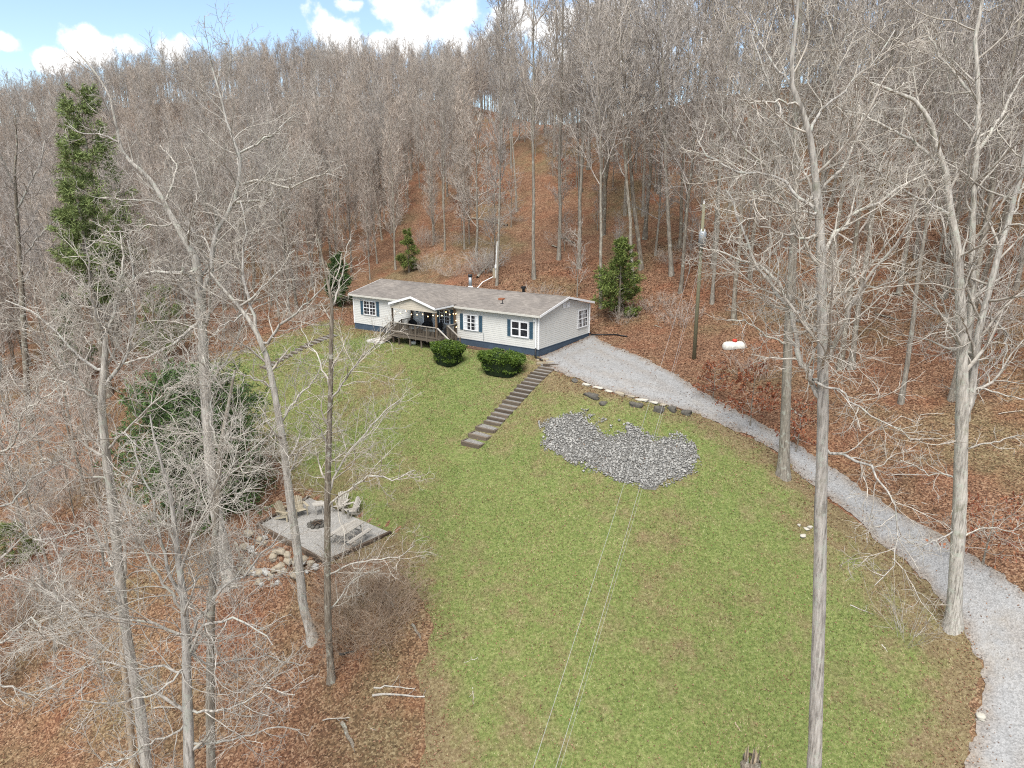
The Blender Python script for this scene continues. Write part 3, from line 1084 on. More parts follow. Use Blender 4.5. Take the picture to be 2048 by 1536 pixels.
# downspouts
MB().bar((HL - .17, -.10, .62), (HL - .17, -.10, 2.9), .09, .07, (1, 0, 0)).bar((HL - .17, -.10, 2.88), (HL - .17, -.36, 3.06), .09, .07, (1, 0, 0)).build('downspout', 'trim_white', house)
MB().bar((HL + .10, HW - .12, .6), (HL + .10, HW - .12, 3.0), .07, .09, (1, 0, 0)).build('downspout', 'trim_white', house)
MB().tube([(14.42, -.045, .6), (14.42, -.045, 1.25)], .012, 6).build('conduit', 'metal_grey', house)
MB().box(HL - .42, HL - .26, -.12, -.02, 2.62, 2.78).build('flood_lamp', 'white_plastic', house)


def tube_obj(name, pts, r, mat, label, cat, n=8, group=None, parent=None):
    o = MB().tube(pts, r, n).build(name, mat, parent, True)
    if label: tag(o, label, cat, group)
    return o


P0 = loc(HL - .17, -.12, 0)
pts = [tuple(loc(HL - .17, -.13, .66)), tuple(loc(HL - .17, -.15, .25)), tuple(loc(HL - .1, -.3, .09)), tuple(loc(HL + .35, -.75, .08)), tuple(loc(HL + 1.0, -1.0, .08))]
tube_obj('drain_pipe', pts, .055, 'black_plastic', 'black flexible drain pipe at the foot of the front downspout by the steps', 'drain pipe')
rp = [loc(HL + .1, HW + .05, .6), loc(HL + .15, HW + .15, .42), loc(HL + 1.0, HW + .6, .42), loc(HL + 2.2, HW + .6, .38), loc(HL + 3.4, HW + .2, .35)]
tube_obj('drain_pipe', [tuple(np.array([p[0], p[1], max(p[2], G(p[0], p[1]) + .07)])) for p in rp], .055, 'black_plastic', 'black drain pipe running over leaves from the rear house corner', 'drain pipe')

# porch deck
DZ = .78
deck = empty('porch_deck', tuple(loc(0, 0, 0)), -YAW)
tag(deck, 'weathered wooden porch deck with baluster railing and steps on both sides', 'deck')
nb = 17
for i in range(nb):
    y0 = -2.42 + i * .142
    MB().box(6.9, 11.72, y0, y0 + .134, DZ - .035, DZ).build('floor_board', 'wood_deck', deck)
MB().box(6.92, 11.7, -2.46, -2.422, DZ - .24, DZ - .037).build('rim_joist', 'wood_deck', deck)
MB().box(11.722, 11.76, -2.46, -.03, DZ - .24, DZ - .037).build('rim_joist', 'wood_deck', deck)
MB().box(6.862, 6.9, -2.46, -.03, DZ - .24, DZ - .037).build('rim_joist', 'wood_deck', deck)
for x in (7.6, 8.8, 10.0, 11.2):
    MB().box(x - .05, x + .05, -2.40, -2.30, -.7, DZ - .04).build('support_post', 'wood_deck', deck)
posts = [(6.9, -2.44), (8.2, -2.44), (9.5, -2.44), (10.7, -2.44), (11.74, -2.44), (11.74, -1.2), (11.74, -.1), (6.88, -1.2), (6.88, -.1)]
for (x, y) in posts:
    MB().box(x - .045, x + .045, y - .045, y + .045, DZ - .3, DZ + .95).build('rail_post', 'wood_deck', deck)


def railing(a, b, z0a, z0b, n, h=.92):
    a3 = (a[0], a[1]); b3 = (b[0], b[1])
    MB().bar((*a3, z0a + h), (*b3, z0b + h), .13, .04).build('handrail', 'wood_grey', deck)
    MB().bar((*a3, z0a + .1), (*b3, z0b + .1), .04, .08).build('bottom_rail', 'wood_deck', deck)
    for i in range(n):
        t = (i + .5) / n
        x = a[0] + (b[0] - a[0]) * t; y = a[1] + (b[1] - a[1]) * t; z = z0a + (z0b - z0a) * t
        MB().box(x - .019, x + .019, y - .019, y + .019, z + .04, z + h - .02).build('baluster', 'wood_deck', deck)


railing((6.9, -2.45), (11.74, -2.45), DZ, DZ, 36)
railing((11.75, -1.2), (11.75, -.05), DZ, DZ, 8)
railing((6.87, -1.2), (6.87, -.05), DZ, DZ, 8)
railing((11.78, -2.45), (13.0, -2.45), DZ, -.05, 9)
railing((11.78, -1.2), (13.0, -1.2), DZ, -.05, 9)
railing((6.86, -2.45), (5.6, -2.45), DZ, -.05, 9)
railing((6.86, -1.2), (5.6, -1.2), DZ, -.05, 9)
for (sx, x0) in ((1, 11.78), (-1, 6.86)):
    for i in range(4):
        xa = x0 + sx * i * .29
        z = DZ - .17 * (i + 1)
        MB().box(min(xa, xa + sx * .28), max(xa, xa + sx * .28), -2.38, -1.27, z - .04, z).build('stair_tread', 'wood_deck', deck)
    for y in (-2.41, -1.24):
        MB().bar((x0, y, DZ - .28), (x0 + sx * 1.2, y, -.18), .04, .22).build('stringer', 'wood_deck', deck)
    for y in (-2.45, -1.2):
        MB().box(x0 + sx * 1.22 - .045, x0 + sx * 1.22 + .045, y - .045, y + .045, -.4, .92).build('rail_post', 'wood_deck', deck)


def patio_chair(name, at, rz, label, group=None):
    e = empty(name, at, rz)
    tag(e, label, 'chair', group)
    MB().box(-.27, .27, -.27, .27, .30, .42).build('seat', 'cushion', e)
    mb = MB()
    n = 10
    for i in range(n):
        a0 = math.pi * (i / n); a1 = math.pi * ((i + 1) / n)
        p = lambda a, z, r: (r * math.cos(a), .05 + r * math.sin(a), z)
        h0 = .62 + .26 * math.sin(a0); h1 = .62 + .26 * math.sin(a1)
        mb.add([p(a0, .2, .33), p(a1, .2, .33), p(a1, h1, .37), p(a0, h0, .37), p(a0, .2, .29), p(a1, .2, .29), p(a1, h1, .33), p(a0, h0, .33)],
               [(0, 1, 2, 3), (7, 6, 5, 4), (3, 2, 6, 7), (0, 4, 5, 1)])
    mb.build('backrest', 'wicker', e)
    for (x, y) in ((-.24, -.24), (.24, -.24), (-.24, .26), (.24, .26)):
        MB().box(x - .025, x + .025, y - .025, y + .025, 0, .3).build('leg', 'wicker', e)
    return e


def on_deck(x, y): return tuple(loc(x, y, DZ + .002))


patio_chair('patio_chair', on_deck(9.0, -.75), -YAW + .1, 'dark wicker armchair on the porch beside the front door')
patio_chair('patio_chair', on_deck(10.2, -.55), -YAW - .1, 'dark wicker armchair on the porch under the window')
patio_chair('patio_chair', on_deck(11.25, -1.0), -YAW - 1.2, 'dark wicker armchair on the porch by the brown wall post')
patio_chair('patio_chair', on_deck(7.7, -.8), -YAW + .9, 'dark wicker armchair on the porch by the dark wall post')
for (x, y, w, d, lab) in ((10.35, -1.45, .55, .38, 'long low glass topped patio table on the porch deck'), (8.55, -1.5, .3, .3, 'small square glass topped side table on the porch deck')):
    t = empty('patio_table', on_deck(x, y), -YAW)
    tag(t, lab, 'table')
    MB().box(-w, w, -d, d, .43, .455).build('table_top', 'table_glass', t)
    MB().box(-w + .02, w - .02, -d + .02, d - .02, .36, .43).build('frame', 'wicker', t)
    for sx in (-1, 1):
        for sy in (-1, 1):
            MB().box(sx * (w - .05) - .03, sx * (w - .05) + .03, sy * (d - .05) - .03, sy * (d - .05) + .03, 0, .36).build('leg', 'wicker', t)

# string of lamps round the porch eave
sl_e = empty('string_lights', tuple(loc(0, 0, 0)), -YAW)
tag(sl_e, 'string of warm round bulbs looped along the porch eave and wall post', 'string lights')
an = [(7.0, -2.52, 2.85), (8.6, -2.52, 2.80), (10.2, -2.52, 2.80), (11.62, -2.52, 2.83), (11.72, -1.3, 2.85), (11.80, -.2, 2.75), (11.80, -.16, 1.3)]
wp = []
for k in range(len(an) - 1):
    a = np.array(an[k]); b = np.array(an[k + 1])
    for i in range(8):
        t = i / 8
        p = a + (b - a) * t
        p[2] -= (.22 if k < 5 else 0) * 4 * t * (1 - t)
        wp.append(p)
wp.append(np.array(an[-1]))
MB().tube([tuple(p) for p in wp], .008, 4).build('cable', 'black_plastic', sl_e)
for k in range(2, len(wp), 3):
    p = wp[k]
    vs = MB().tube([(p[0], p[1], p[2] - .01), (p[0], p[1], p[2] - .035), (p[0], p[1], p[2] - .06), (p[0], p[1], p[2] - .085), (p[0], p[1], p[2] - .10)], [.012, .03, .036, .028, .008], 8)
    vs.build('bulb', 'bulb_glow', sl_e, True)
# oval plaque hanging by the left porch post
e = empty('wall_plaque', tuple(loc(7.6, -.03, 2.32)), -YAW)
tag(e, 'oval painted plaque on the white siding beside the porch post', 'plaque')
mb = MB()
ring = [(.33 * math.cos(a), .19 * math.sin(a)) for a in np.linspace(0, 2 * math.pi, 20, endpoint=False)]
mb.prism(ring, 'y', -.05, -.005); mb.build('plate', 'white_plastic', e)
mb = MB(); mb.prism([(x * .45, z * .62) for x, z in ring], 'y', -.062, -.051); mb.build('emblem', 'shutter_blue', e)

# things under and beside the deck
p = hit(826, 690)
b = empty('bucket', (p[0], p[1], p[2] + .155), 0.4)
tag(b, 'white plastic bucket lying on its side in front of the deck', 'bucket')
MB().tube([(-.2, 0, 0), (.2, 0, 0)], [.125, .155], 16, False).tube([(-.199, 0, 0), (-.19, 0, 0)], [.125, .125], 16).build('body', 'white_plastic', b, True)
MB().tube([(.17, 0, 0), (.205, 0, 0)], [.17, .172], 16, False).build('rim', 'white_plastic', b, True)
MB().tube([(.18, .16 * math.cos(a), .16 * math.sin(a) - .03) for a in np.linspace(0, math.pi, 9)], .006, 5).build('handle', 'metal_grey', b)
pl = loc(5.15, -2.0, 0)
MB().box(-.9, .9, -.75, .75, -.3, .06).build('concrete_pad', 'concrete')
o = bpy.context.scene.objects['concrete_pad']
o.location = (pl[0], pl[1], G(pl[0], pl[1]) + .02); o.rotation_euler = (0, 0, -YAW)
tag(o, 'pale square concrete pad at the foot of the porch steps', 'slab')
MB().box(13.2, 16.5, -.75, -.05, -.25, .06).build('planting_bed', 'soil')
o = bpy.context.scene.objects['planting_bed']; o.location = tuple(loc(0, 0, 0)); o.rotation_euler = (0, 0, -YAW)
tag(o, 'narrow strip of bare reddish soil along the blue skirting', 'soil bed')


def rock(name, at, size, mat, label=None, cat='rock', group=None, seed=0, parent=None, rz=None, sink=.25):
    r = np.random.default_rng(seed)
    # icosphere-like: subdivided cube pushed to a lump
    n = 4
    pts = []; faces = []
    g = np.linspace(-1, 1, n)
    vid = {}

    def vert(p):
        k = tuple(np.round(p, 4))
        if k not in vid:
            vid[k] = len(pts); pts.append(np.array(p))
        return vid[k]
    for ax in range(3):
        for sg in (-1, 1):
            for i in range(n - 1):
                for j in range(n - 1):
                    q = []
                    for (a, b) in ((g[i], g[j]), (g[i + 1], g[j]), (g[i + 1], g[j + 1]), (g[i], g[j + 1])):
                        p = [0, 0, 0]; p[ax] = sg; p[(ax + 1) % 3] = a; p[(ax + 2) % 3] = b
                        q.append(vert(p))
                    faces.append(q if sg > 0 else q[::-1])
    V = np.array(pts)
    V = V / np.linalg.norm(V, axis=1)[:, None] * .45 + V * .5
    ph = r.uniform(0, 6, 6)
    V = V * (1 + .16 * np.sin(V[:, [0]] * 2.7 + ph[0]) * np.cos(V[:, [1]] * 2.3 + ph[1]) + .12 * np.sin(V[:, [2]] * 4 + ph[2] + V[:, [0]] * 2))
    V += r.normal(0, .10, V.shape)
    V = V * np.array(size) / 2
    V[:, 2] = np.maximum(V[:, 2], -size[2] * .42) + size[2] * (.42 - sink)
    me = np_mesh(name, V, faces)
    o = link(name, me, mat, parent)
    o.location = at
    o.rotation_euler = (0, 0, r.uniform(0, 6) if rz is None else rz)
    if label: tag(o, label, cat, group)
    return o


# ------------------------------------------------------------------ garden steps
def steps(name, x, y0, n, run, w, label, landings=0, seed=3):
    r = np.random.default_rng(seed)
    o0 = loc(x, y0, 0)
    z00 = G(o0[0], o0[1])
    e = empty(name, (o0[0], o0[1], z00), -YAW)
    tag(e, label, 'steps')
    y = 0.0
    for i in range(n):
        rn = run * (1.75 if i >= n - landings else 1.0)
        q = loc(x, y0 + y - rn * .35, 0)
        q1 = loc(x + w / 2, y0 + y - rn * .5, 0); q2 = loc(x - w / 2, y0 + y - rn * .5, 0)
        z = max(G(q[0], q[1]), G(q1[0], q1[1]), G(q2[0], q2[1])) - z00 + .07
        wj = w * (1 + r.uniform(-.04, .04))
        ox = r.uniform(-.03, .03)
        MB().box(-wj / 2 + ox, wj / 2 + ox, y - rn - .07 + r.uniform(-.02, .02), y - rn + .09, z - .34, z + r.uniform(-.012, .012)).build('step_timber', 'timber_step', e, bevel=.012)
        MB().box(-w / 2 + .05 + ox, w / 2 - .05 + ox, y - rn + .092, y - .073, z - .34, z - .018).build('step_fill', 'step_gravel', e)
        if i >= n - landings:
            for sx in (-1, 1):
                MB().box(sx * (w / 2 + .05) - .05, sx * (w / 2 + .05) + .05, y - rn, y - .02, z - .25, z - .005).build('side_timber', 'timber_step', e)
        y -= rn
    return e


E1 = steps('garden_steps', 21.5, -1.75, 19, .43, 1.35, 'long flight of timber edged gravel steps descending the lawn from the driveway corner', 3)
# wider upper landing by the house corner
E2 = empty('landing_steps', tuple(loc(20.9, -.75, -.0)), -YAW)
tag(E2, 'short upper landing of timber edged steps beside the house corner and drain pipe', 'steps')
MB().bar((-.95, -.25, .0), (-.3, .35, .0), .14, .16).build('step_timber', 'wood_tan', E2)
MB().bar((-.55, -.85, -.06), (.35, .05, -.06), .14, .16).build('step_timber', 'wood_tan', E2)
MB().bar((.05, -.95, -.1), (1.2, -.15, -.1), .14, .18).build('step_timber', 'timber_step', E2)
MB().bar((.35, -1.1, -.2), (1.45, -.35, -.2), .14, .18).build('step_timber', 'timber_step', E2)
mb = MB(); mb.prism([(-.9, -.2), (.0, -1.0), (1.25, -.2), (.3, .5)], 'z', -.5, -.10); mb.build('step_fill', 'step_gravel', E2)


# left flight
pt, pb = hit(672, 670), hit(528, 738)
lx = np.array([pb[0] - pt[0], pb[1] - pt[1]]); ll = np.linalg.norm(lx)
e = empty('garden_steps', (pt[0], pt[1], pt[2]), math.atan2(lx[1], lx[0]) + math.pi / 2)
tag(e, 'timber edged garden steps running down the lawn left of the porch', 'steps')
n = 15
for i in range(n):
    f = (i + 1) / n
    q = pt + (pb - pt) * f
    z = G(q[0], q[1]) - pt[2] + .10
    y = -ll * f
    w = 1.0
    MB().box(-w / 2, w / 2, y - .07, y + .07, z - .35, z + .04).build('step_timber', 'timber_step', e)
    MB().box(-w / 2 + .04, w / 2 - .04, y + .072, y + ll / n - .072, z - .3, z + .02).build('step_fill', 'step_gravel', e)

# ------------------------------------------------------------------ patio terrace
pc = [np.array([p[0], p[1]]) for p in patio_c]
cen = sum(pc) / 4
V = [(p[0], p[1], PATIO_Z + dz) for dz in (-.3, 0.0) for p in pc]
MB().add(V, [(3, 2, 1, 0), (4, 5, 6, 7)] + [(i, (i + 1) % 4, (i + 1) % 4 + 4, i + 4) for i in range(4)]).build('patio', 'patio_gravel')
tag(bpy.context.scene.objects['patio'], 'square grey gravel terrace with furniture below the lawn', None, None, 'structure')


def timber_run(a, b, z, k, label, w=.16, h=.18, mat='timber_dark', drop=1):
    d = (b - a) / k
    for i in range(k):
        p0 = a + d * (i + .01); p1 = a + d * (i + .985)
        for j in range(drop):
            o = MB().bar((p0[0], p0[1], z - j * (h + .005)), (p1[0], p1[1], z - j * (h + .005)), w, h).build('border_timber', mat)
            tag(o, ['first', 'second', 'third', 'last'][i if k > 3 or i < 2 else 3] + ' ' + (('lower ' if j else 'upper ') if drop > 1 else '') + label, 'timber', 'timbers edging the terrace')


timber_run(pc[0], pc[1], PATIO_Z + .04, 3, 'dark timber from the lawn corner along the terrace edge behind the tan chairs')
timber_run(pc[1], pc[2], PATIO_Z + .04, 4, 'reddish timber along the terrace edge above the stones, counted from the tan chairs', drop=2)
timber_run(pc[3], pc[2] + (pc[3] - pc[2]) * .1, PATIO_Z + .04, 3, 'brown timber from the lawn corner along the terrace edge by the picnic table')


def adirondack(at, rz, mat, label):
    e = empty('slatted_chair', at, rz)
    tag(e, label, 'chair')
    for i in range(5):                                   # seat slats
        y = -.28 + i * .11
        MB().box(-.28, .28, y, y + .095, .36 - .028 * i, .38 - .028 * i).build('seat_slat', mat, e)
    for i in range(6):                                   # fan back
        t = (i - 2.5) / 2.5
        h = 1.02 - .13 * t * t
        MB().bar((t * .22, .24, .24), (t * .30, .24 + .34, h), .085, .02, (0, -1, 0)).build('back_slat', mat, e)
    MB().bar((-.3, .38, .52), (.3, .38, .52), .05, .06).build('back_brace', mat, e)
    for sx in (-1, 1):
        MB().box(sx * .37 - .07, sx * .37 + .07, -.36, .42, .57, .595).build('armrest', mat, e)
        MB().box(sx * .32 - .02, sx * .32 + .02, -.32, -.22, 0, .57).build('front_leg', mat, e)
        MB().bar((sx * .30, -.26, .33), (sx * .30, .62, .04), .03, .11).build('back_leg', mat, e)
        MB().bar((sx * .33, .36, .28), (sx * .33, .40, .57), .03, .06).build('arm_post', mat, e)
    return e


def on_patio(px, py):
    p = atZ(px, py, PATIO_Z)
    return (p[0], p[1], PATIO_Z + .002)


fire = on_patio(634, 1050)


def face(at, to):
    return math.atan2(to[1] - at[1], to[0] - at[0]) + math.pi / 2


a = on_patio(601, 1030); adirondack(a, face(a, fire) - .15, 'wood_tan', 'tan slatted garden chair beside the round table on the terrace')
a = on_patio(574, 1038); adirondack(a, face(a, fire), 'wood_tan', 'tan slatted garden chair at the timbered corner of the terrace')
a = on_patio(680, 1022); adirondack(a, face(a, fire) + .2, 'wood_grey', 'grey slatted garden chair nearer the round table on the lawn side')
a = on_patio(701, 1031); adirondack(a, face(a, fire), 'wood_grey', 'grey slatted garden chair nearer the picnic table on the lawn side')
t = empty('round_table', on_patio(639, 1027), 0.3)
tag(t, 'small round weathered wooden table between slatted chairs on the terrace', 'table')
for i in range(6):
    y0 = -.36 + i * .12
    hw0 = math.sqrt(max(.0, .375 ** 2 - (y0 + .06) ** 2))
    MB().box(-hw0, hw0, y0 + .004, y0 + .116, .60, .635).build('top_slat', 'wood_grey', t)
for k in range(4):
    a = k * math.pi / 2 + .78
    MB().box(.26 * math.cos(a) - .035, .26 * math.cos(a) + .035, .26 * math.sin(a) - .035, .26 * math.sin(a) + .035, 0, .6).build('leg', 'wood_grey', t)
MB().bar((-.3, 0, .55), (.3, 0, .55), .06, .07).bar((0, -.3, .55), (0, .3, .55), .06, .07).build('apron', 'wood_grey', t)
# picnic table
a1 = np.array(atZ(665.5, 1066, PATIO_Z + .76)); a2 = np.array(atZ(710, 1038, PATIO_Z + .76)); b1 = np.array(atZ(679.4, 1072, PATIO_Z + .76))
ax = math.atan2((a2 - a1)[1], (a2 - a1)[0])
ctr = (np.array(atZ(726.7, 1044.4, PATIO_Z + .76)) + a1) / 2
LT = float(np.linalg.norm(a2 - a1)) / 2
LT = max(.9, min(1.25, LT))
t = empty('picnic_table', (ctr[0], ctr[1], PATIO_Z + .002), ax)
tag(t, 'weathered grey wooden picnic table with attached benches on the gravel terrace', 'picnic table')
for i in range(5):
    y0 = -.36 + i * .145
    MB().box(-LT, LT, y0, y0 + .135, .72, .76).build('top_board', 'wood_grey', t)
for sy in (-1, 1):
    for i in range(2):
        y0 = sy * .72 + (i - 1) * .14
        MB().box(-LT, LT, y0, y0 + .13, .42, .46).build('bench_board', 'wood_grey', t)
for x in (-LT + .3, LT - .3):
    MB().bar((x, -.85, .385), (x, .85, .385), .04, .07).build('bench_bearer', 'wood_grey', t)
    MB().bar((x, -.34, .69), (x, .34, .69), .04, .055).build('top_cleat', 'wood_grey', t)
    for sy in (-1, 1):
        MB().bar((x + .045, sy * .22, .71), (x + .045, sy * .66, .0), .04, .09, (1, 0, 0)).build('leg', 'wood_grey', t)
# fire ring
fr = empty('fire_ring', fire, 0)
tag(fr, 'ring of blackened stones with ash and charred sticks on the terrace', 'fire ring')
for k in range(10):
    a = k * 2 * math.pi / 10
    rock('stone', (.42 * math.cos(a), .42 * math.sin(a), 0), (.24, .2, .2), 'stone_dark', seed=900 + k, parent=fr)
MB().tube([(0, 0, 0.0), (0, 0, .05)], [.36, .3], 14).build('ash', 'ash', fr)
for k in range(4):
    a = k * 1.3
    MB().tube([(-.3 * math.cos(a), -.3 * math.sin(a), .08 + k * .03), (.25 * math.cos(a), .25 * math.sin(a), .12 + k * .04)], .03, 6).build('charred_stick', 'timber_dark', fr)
# tumbled stones under the low edge
R2 = np.random.default_rng(21)
for k in range(60):
    if k < 42:
        t_ = R2.uniform(-.02, .62)
    else:
        t_ = R2.uniform(.55, 1.0)
    q = pc[1] + (pc[2] - pc[1]) * t_
    nrm = np.array([(pc[2] - pc[1])[1], -(pc[2] - pc[1])[0]]); nrm /= np.linalg.norm(nrm)
    if nrm @ (cen - q) > 0: nrm = -nrm
    q = q + nrm * R2.uniform(.22, 1.6 if k < 42 else .9)
    sz = R2.uniform(.2, .52)
    rock('stone', (q[0], q[1], G(q[0], q[1])), (sz * R2.uniform(1, 1.5), sz, sz * R2.uniform(.5, .8)), ['stone_tan', 'stone_grey', 'stone_tan', 'stone_tan'][k % 4], 'tumbled stone in the bank below the terrace timbers', 'rock', 'stones banked below the terrace', 100 + k)

# ------------------------------------------------------------------ edging stones on the drive bank
for k, (px, py, w, h, mt, lab) in enumerate([
        (1183, 794, 1.5, .5, 'stone_dark', 'long dark weathered stone lying on the bank below the drive'),
        (1206, 809, .5, .35, 'stone_dark', 'small dark stone just below the long dark one on the bank'),
        (1272, 812, 1.1, .5, 'stone_dark', 'dark stone with pale patches on the grassy bank by the drive'),
        (1317, 822, .8, .65, 'stone_dark', 'blocky dark stone on the bank between two others by the drive'),
        (1345, 822, .65, .6, 'stone_dark', 'rounded brown stone at the drive edge next to the last one'),
        (1372, 829, .8, .5, 'stone_dark', 'last brown stone at the lower end of the drive edging'),
        (1150, 763, .7, .3, 'stone_dark', 'dark flat stone at the gravel edge closest to the steps'),
        (1172, 770, .9, .18, 'stone_pale', 'pale flat stone at the gravel edge nearest the steps'),
        (1195, 776, 1.0, .18, 'stone_pale', 'long pale flat stone set along the gravel edge'),
        (1217, 783, .8, .16, 'stone_pale', 'pale slab at the gravel edge above the long dark stone'),
        (1240, 789, .9, .28, 'stone_tan', 'brownish flat stone in the row along the gravel edge'),
        (1262, 795, .6, .2, 'stone_tan', 'small tan stone in the row along the gravel edge'),
        (1283, 800, 1.0, .18, 'stone_pale', 'pale flat slab above the patchy dark stone'),
        (1306, 807, .8, .18, 'stone_pale', 'pale flat slab above the blocky dark stone'),
        (1326, 812, .5, .2, 'stone_tan', 'little tan stone at the far end of the pale slabs')]):
    p = hit(px, py)
    q = hit(px + 10, py + 4)
    rock('edging_stone', tuple(p), (w * .85, .45 if mt == 'stone_dark' else .36, h * .8), mt, lab, 'rock', 'stones edging the drive', 300 + k, None, math.atan2(q[1] - p[1], q[0] - p[0]) + .12 * ((k % 3) - 1), .32)


def lump_arrays(n, rng):
    """unit stones as squashed jittered octahedra-like 12-vert lumps"""
    oc = np.array([(1, 0, 0), (0, 1, 0), (-1, 0, 0), (0, -1, 0), (0, 0, 1), (0, 0, -1), (.7, .7, .3), (-.7, -.7, .2)], float)
    tri = np.array([(0, 6, 4), (6, 1, 4), (1, 2, 4), (2, 7, 4), (7, 3, 4), (3, 0, 4), (6, 0, 5), (1, 6, 5), (2, 1, 5), (7, 2, 5), (3, 7, 5), (0, 3, 5)])
    V = oc[None] * (1 + rng.normal(0, .2, (n, 8, 1))) + rng.normal(0, .1, (n, 8, 3))
    return V, tri


def stones_mesh(name, C, S, rng):
    n = len(C)
    V, tri = lump_arrays(n, rng)
    a = rng.uniform(0, 2 * np.pi, n)
    V = V * S[:, None, :] / 2
    x = V[..., 0] * np.cos(a)[:, None] - V[..., 1] * np.sin(a)[:, None]
    y = V[..., 0] * np.sin(a)[:, None] + V[..., 1] * np.cos(a)[:, None]
    V = np.stack([x, y, V[..., 2]], -1) + C[:, None]
    T = (tri[None] + (np.arange(n) * 8)[:, None, None]).reshape(-1, 3)
    return np_mesh(name, V.reshape(-1, 3), None, T)


BED = [(1085, 845), (1120, 830), (1170, 830), (1205, 845), (1205, 862), (1240, 865), (1262, 850), (1280, 868), (1310, 880), (1345, 872), (1390, 890), (1398, 920), (1385, 945), (1350, 972), (1290, 980), (1220, 965), (1180, 935), (1110, 915), (1085, 885), (1078, 860)]
bed_poly = [hit(*p) for p in BED]
bp = np.array(bed_poly)
rg = np.random.default_rng(5)
X = rg.uniform(bp[:, 0].min(), bp[:, 0].max(), 22000); Y = rg.uniform(bp[:, 1].min(), bp[:, 1].max(), 22000)
sdb = seg_dist(X, Y, bed_poly)
k = (sdb + .5 * wob(X, Y, 1.2) > rg.uniform(-.3, .35, len(X)))
X, Y = X[k], Y[k]
S = rg.gamma(3.5, .0215, len(X))[:, None] * rg.uniform(.7, 1.35, (len(X), 3)); S[:, 2] *= .75
C = np.stack([X, Y, ground(X, Y) + .02 + S[:, 2] * .1 + rg.uniform(0, .05, len(X))], -1)
xs = np.arange(bp[:, 0].min() - 1, bp[:, 0].max() + 1, .2); ys = np.arange(bp[:, 1].min() - 1, bp[:, 1].max() + 1, .2)
Xb, Yb = np.meshgrid(xs, ys)
tag(link('rubble_bed', grid_mesh('rubble_bed', Xb, Yb, ground(Xb, Yb) + .024, seg_dist(Xb, Yb, bed_poly) - .15 + .55 * wob(Xb, Yb, 1.2)), 'bed_grit'), 'grey gritty ground under the loose rubble on the lawn', None, None, 'structure')
tag(link('rock_bed', stones_mesh('rock_bed', C, S, rg), 'stone_grey'), 'patch of loose grey rubble stones spread on the lawn', 'rubble', None, 'stuff')

# loose pale stones and sticks on the grass
for k, (px, py, s) in enumerate([(1606, 1073, .28), (1612, 1060, .22), (1620, 1055, .2), (1598, 1052, .16), (1960, 1436, .34)]):
    p = hit(px, py)
    rock('stone', tuple(p), (s * 1.4, s, s * .5), 'stone_pale', ['largest pale stone among leaves near the tall straight trunk', 'flat pale stone among the little group near the tall straight trunk', 'small pale stone among the little group near the tall straight trunk', 'tiny pale stone near the tall straight trunk', 'pale stone lying at the ragged edge of the gravel drive'][k], 'rock', None, 500 + k)
# grass and leaf scatter come later

# ------------------------------------------------------------------ power pole, wires, tank, service post
pb_ = hit(1388, 718)
ptop = atY(1408, 408, pb_[1] + .2)
ph_ = ptop - pb_
pole = empty('power_pole', tuple(pb_))
tag(pole, 'tall greenish wooden power pole with grey transformer at the gravel edge', 'power pole')
MB().tube([(0, 0, -.6), tuple(ph_ * .5), tuple(ph_)], [.145, .125, .10], 12).build('pole', 'pole_green', pole, True)
tp = ph_ * ((718 - 473) / (718 - 408.0))
tr = MB().tube([(tp[0] - .05, tp[1] - .36, tp[2] - .55), (tp[0] - .05, tp[1] - .36, tp[2] + .38), (tp[0] - .05, tp[1] - .36, tp[2] + .45)], [.26, .26, .20], 16).build('transformer', 'metal_grey', pole, True)
for sx in (-.12, .12):
    MB().tube([(tp[0] - .05 + sx, tp[1] - .36, tp[2] + .43), (tp[0] - .05 + sx, tp[1] - .36, tp[2] + .62)], [.045, .03], 8).build('bushing', 'white_plastic', tr)
MB().box(tp[0] - .09, tp[0], tp[1] - .14, tp[1] - .1, tp[2] - .4, tp[2] + .3).build('bracket', 'metal_dark', tr)
MB().tube([tuple(ph_ - np.array([0, 0, .05])), tuple(ph_ + np.array([0, 0, .22]))], [.05, .035], 8).build('insulator', 'white_plastic', pole)


def wire(pxs, label, r=.006):
    pts = [tuple(p) for p in pxs]
    o = MB().tube(pts, r, 5).build('overhead_wire', 'wire_grey')
    tag(o, label, 'wire')


def wire_path(px_list, Ys):
    c = [atY(px, py, y) for (px, py), y in zip(px_list, Ys)]
    c = np.array(c)
    out = []
    # quadratic fit for a smooth sag
    t = c[:, 1]
    cx_ = np.polyfit(t, c[:, 0], 2); cz_ = np.polyfit(t, c[:, 2], 2)
    for y in np.linspace(pb_[1] + .1, -25, 40):
        out.append((np.polyval(cx_, y), y, np.polyval(cz_, y)))
    return out


w1 = wire_path([(1392, 500), (1345, 640), (1310, 780), (1245, 975), (1150, 1290), (1062, 1536)], [49.8, 41, 34, 26.5, 19.0, 14.6])
w2 = wire_path([(1400, 515), (1372, 650), (1340, 765), (1272, 975), (1190, 1280), (1115, 1536)], [49.8, 41.5, 35, 27, 19.5, 15])
w1[0] = (float(pb_[0] + ph_[0] * .72), float(pb_[1] + ph_[1] * .72 - .15), float(pb_[2] + ph_[2] * .72))
w2[0] = (float(pb_[0] + ph_[0] * .68), float(pb_[1] + ph_[1] * .68 - .15), float(pb_[2] + ph_[2] * .68))
wire(w1, 'thin overhead wire sloping from the pole, the one further from the tall trunk')
wire(w2, 'thin overhead wire sloping from the pole, the one nearer the tall trunk', .006)
w3 = [(p[0] + .10, p[1], p[2] - .06) for p in w2]
wire(w3, 'thinnest overhead wire hanging close beside another wire', .0035)

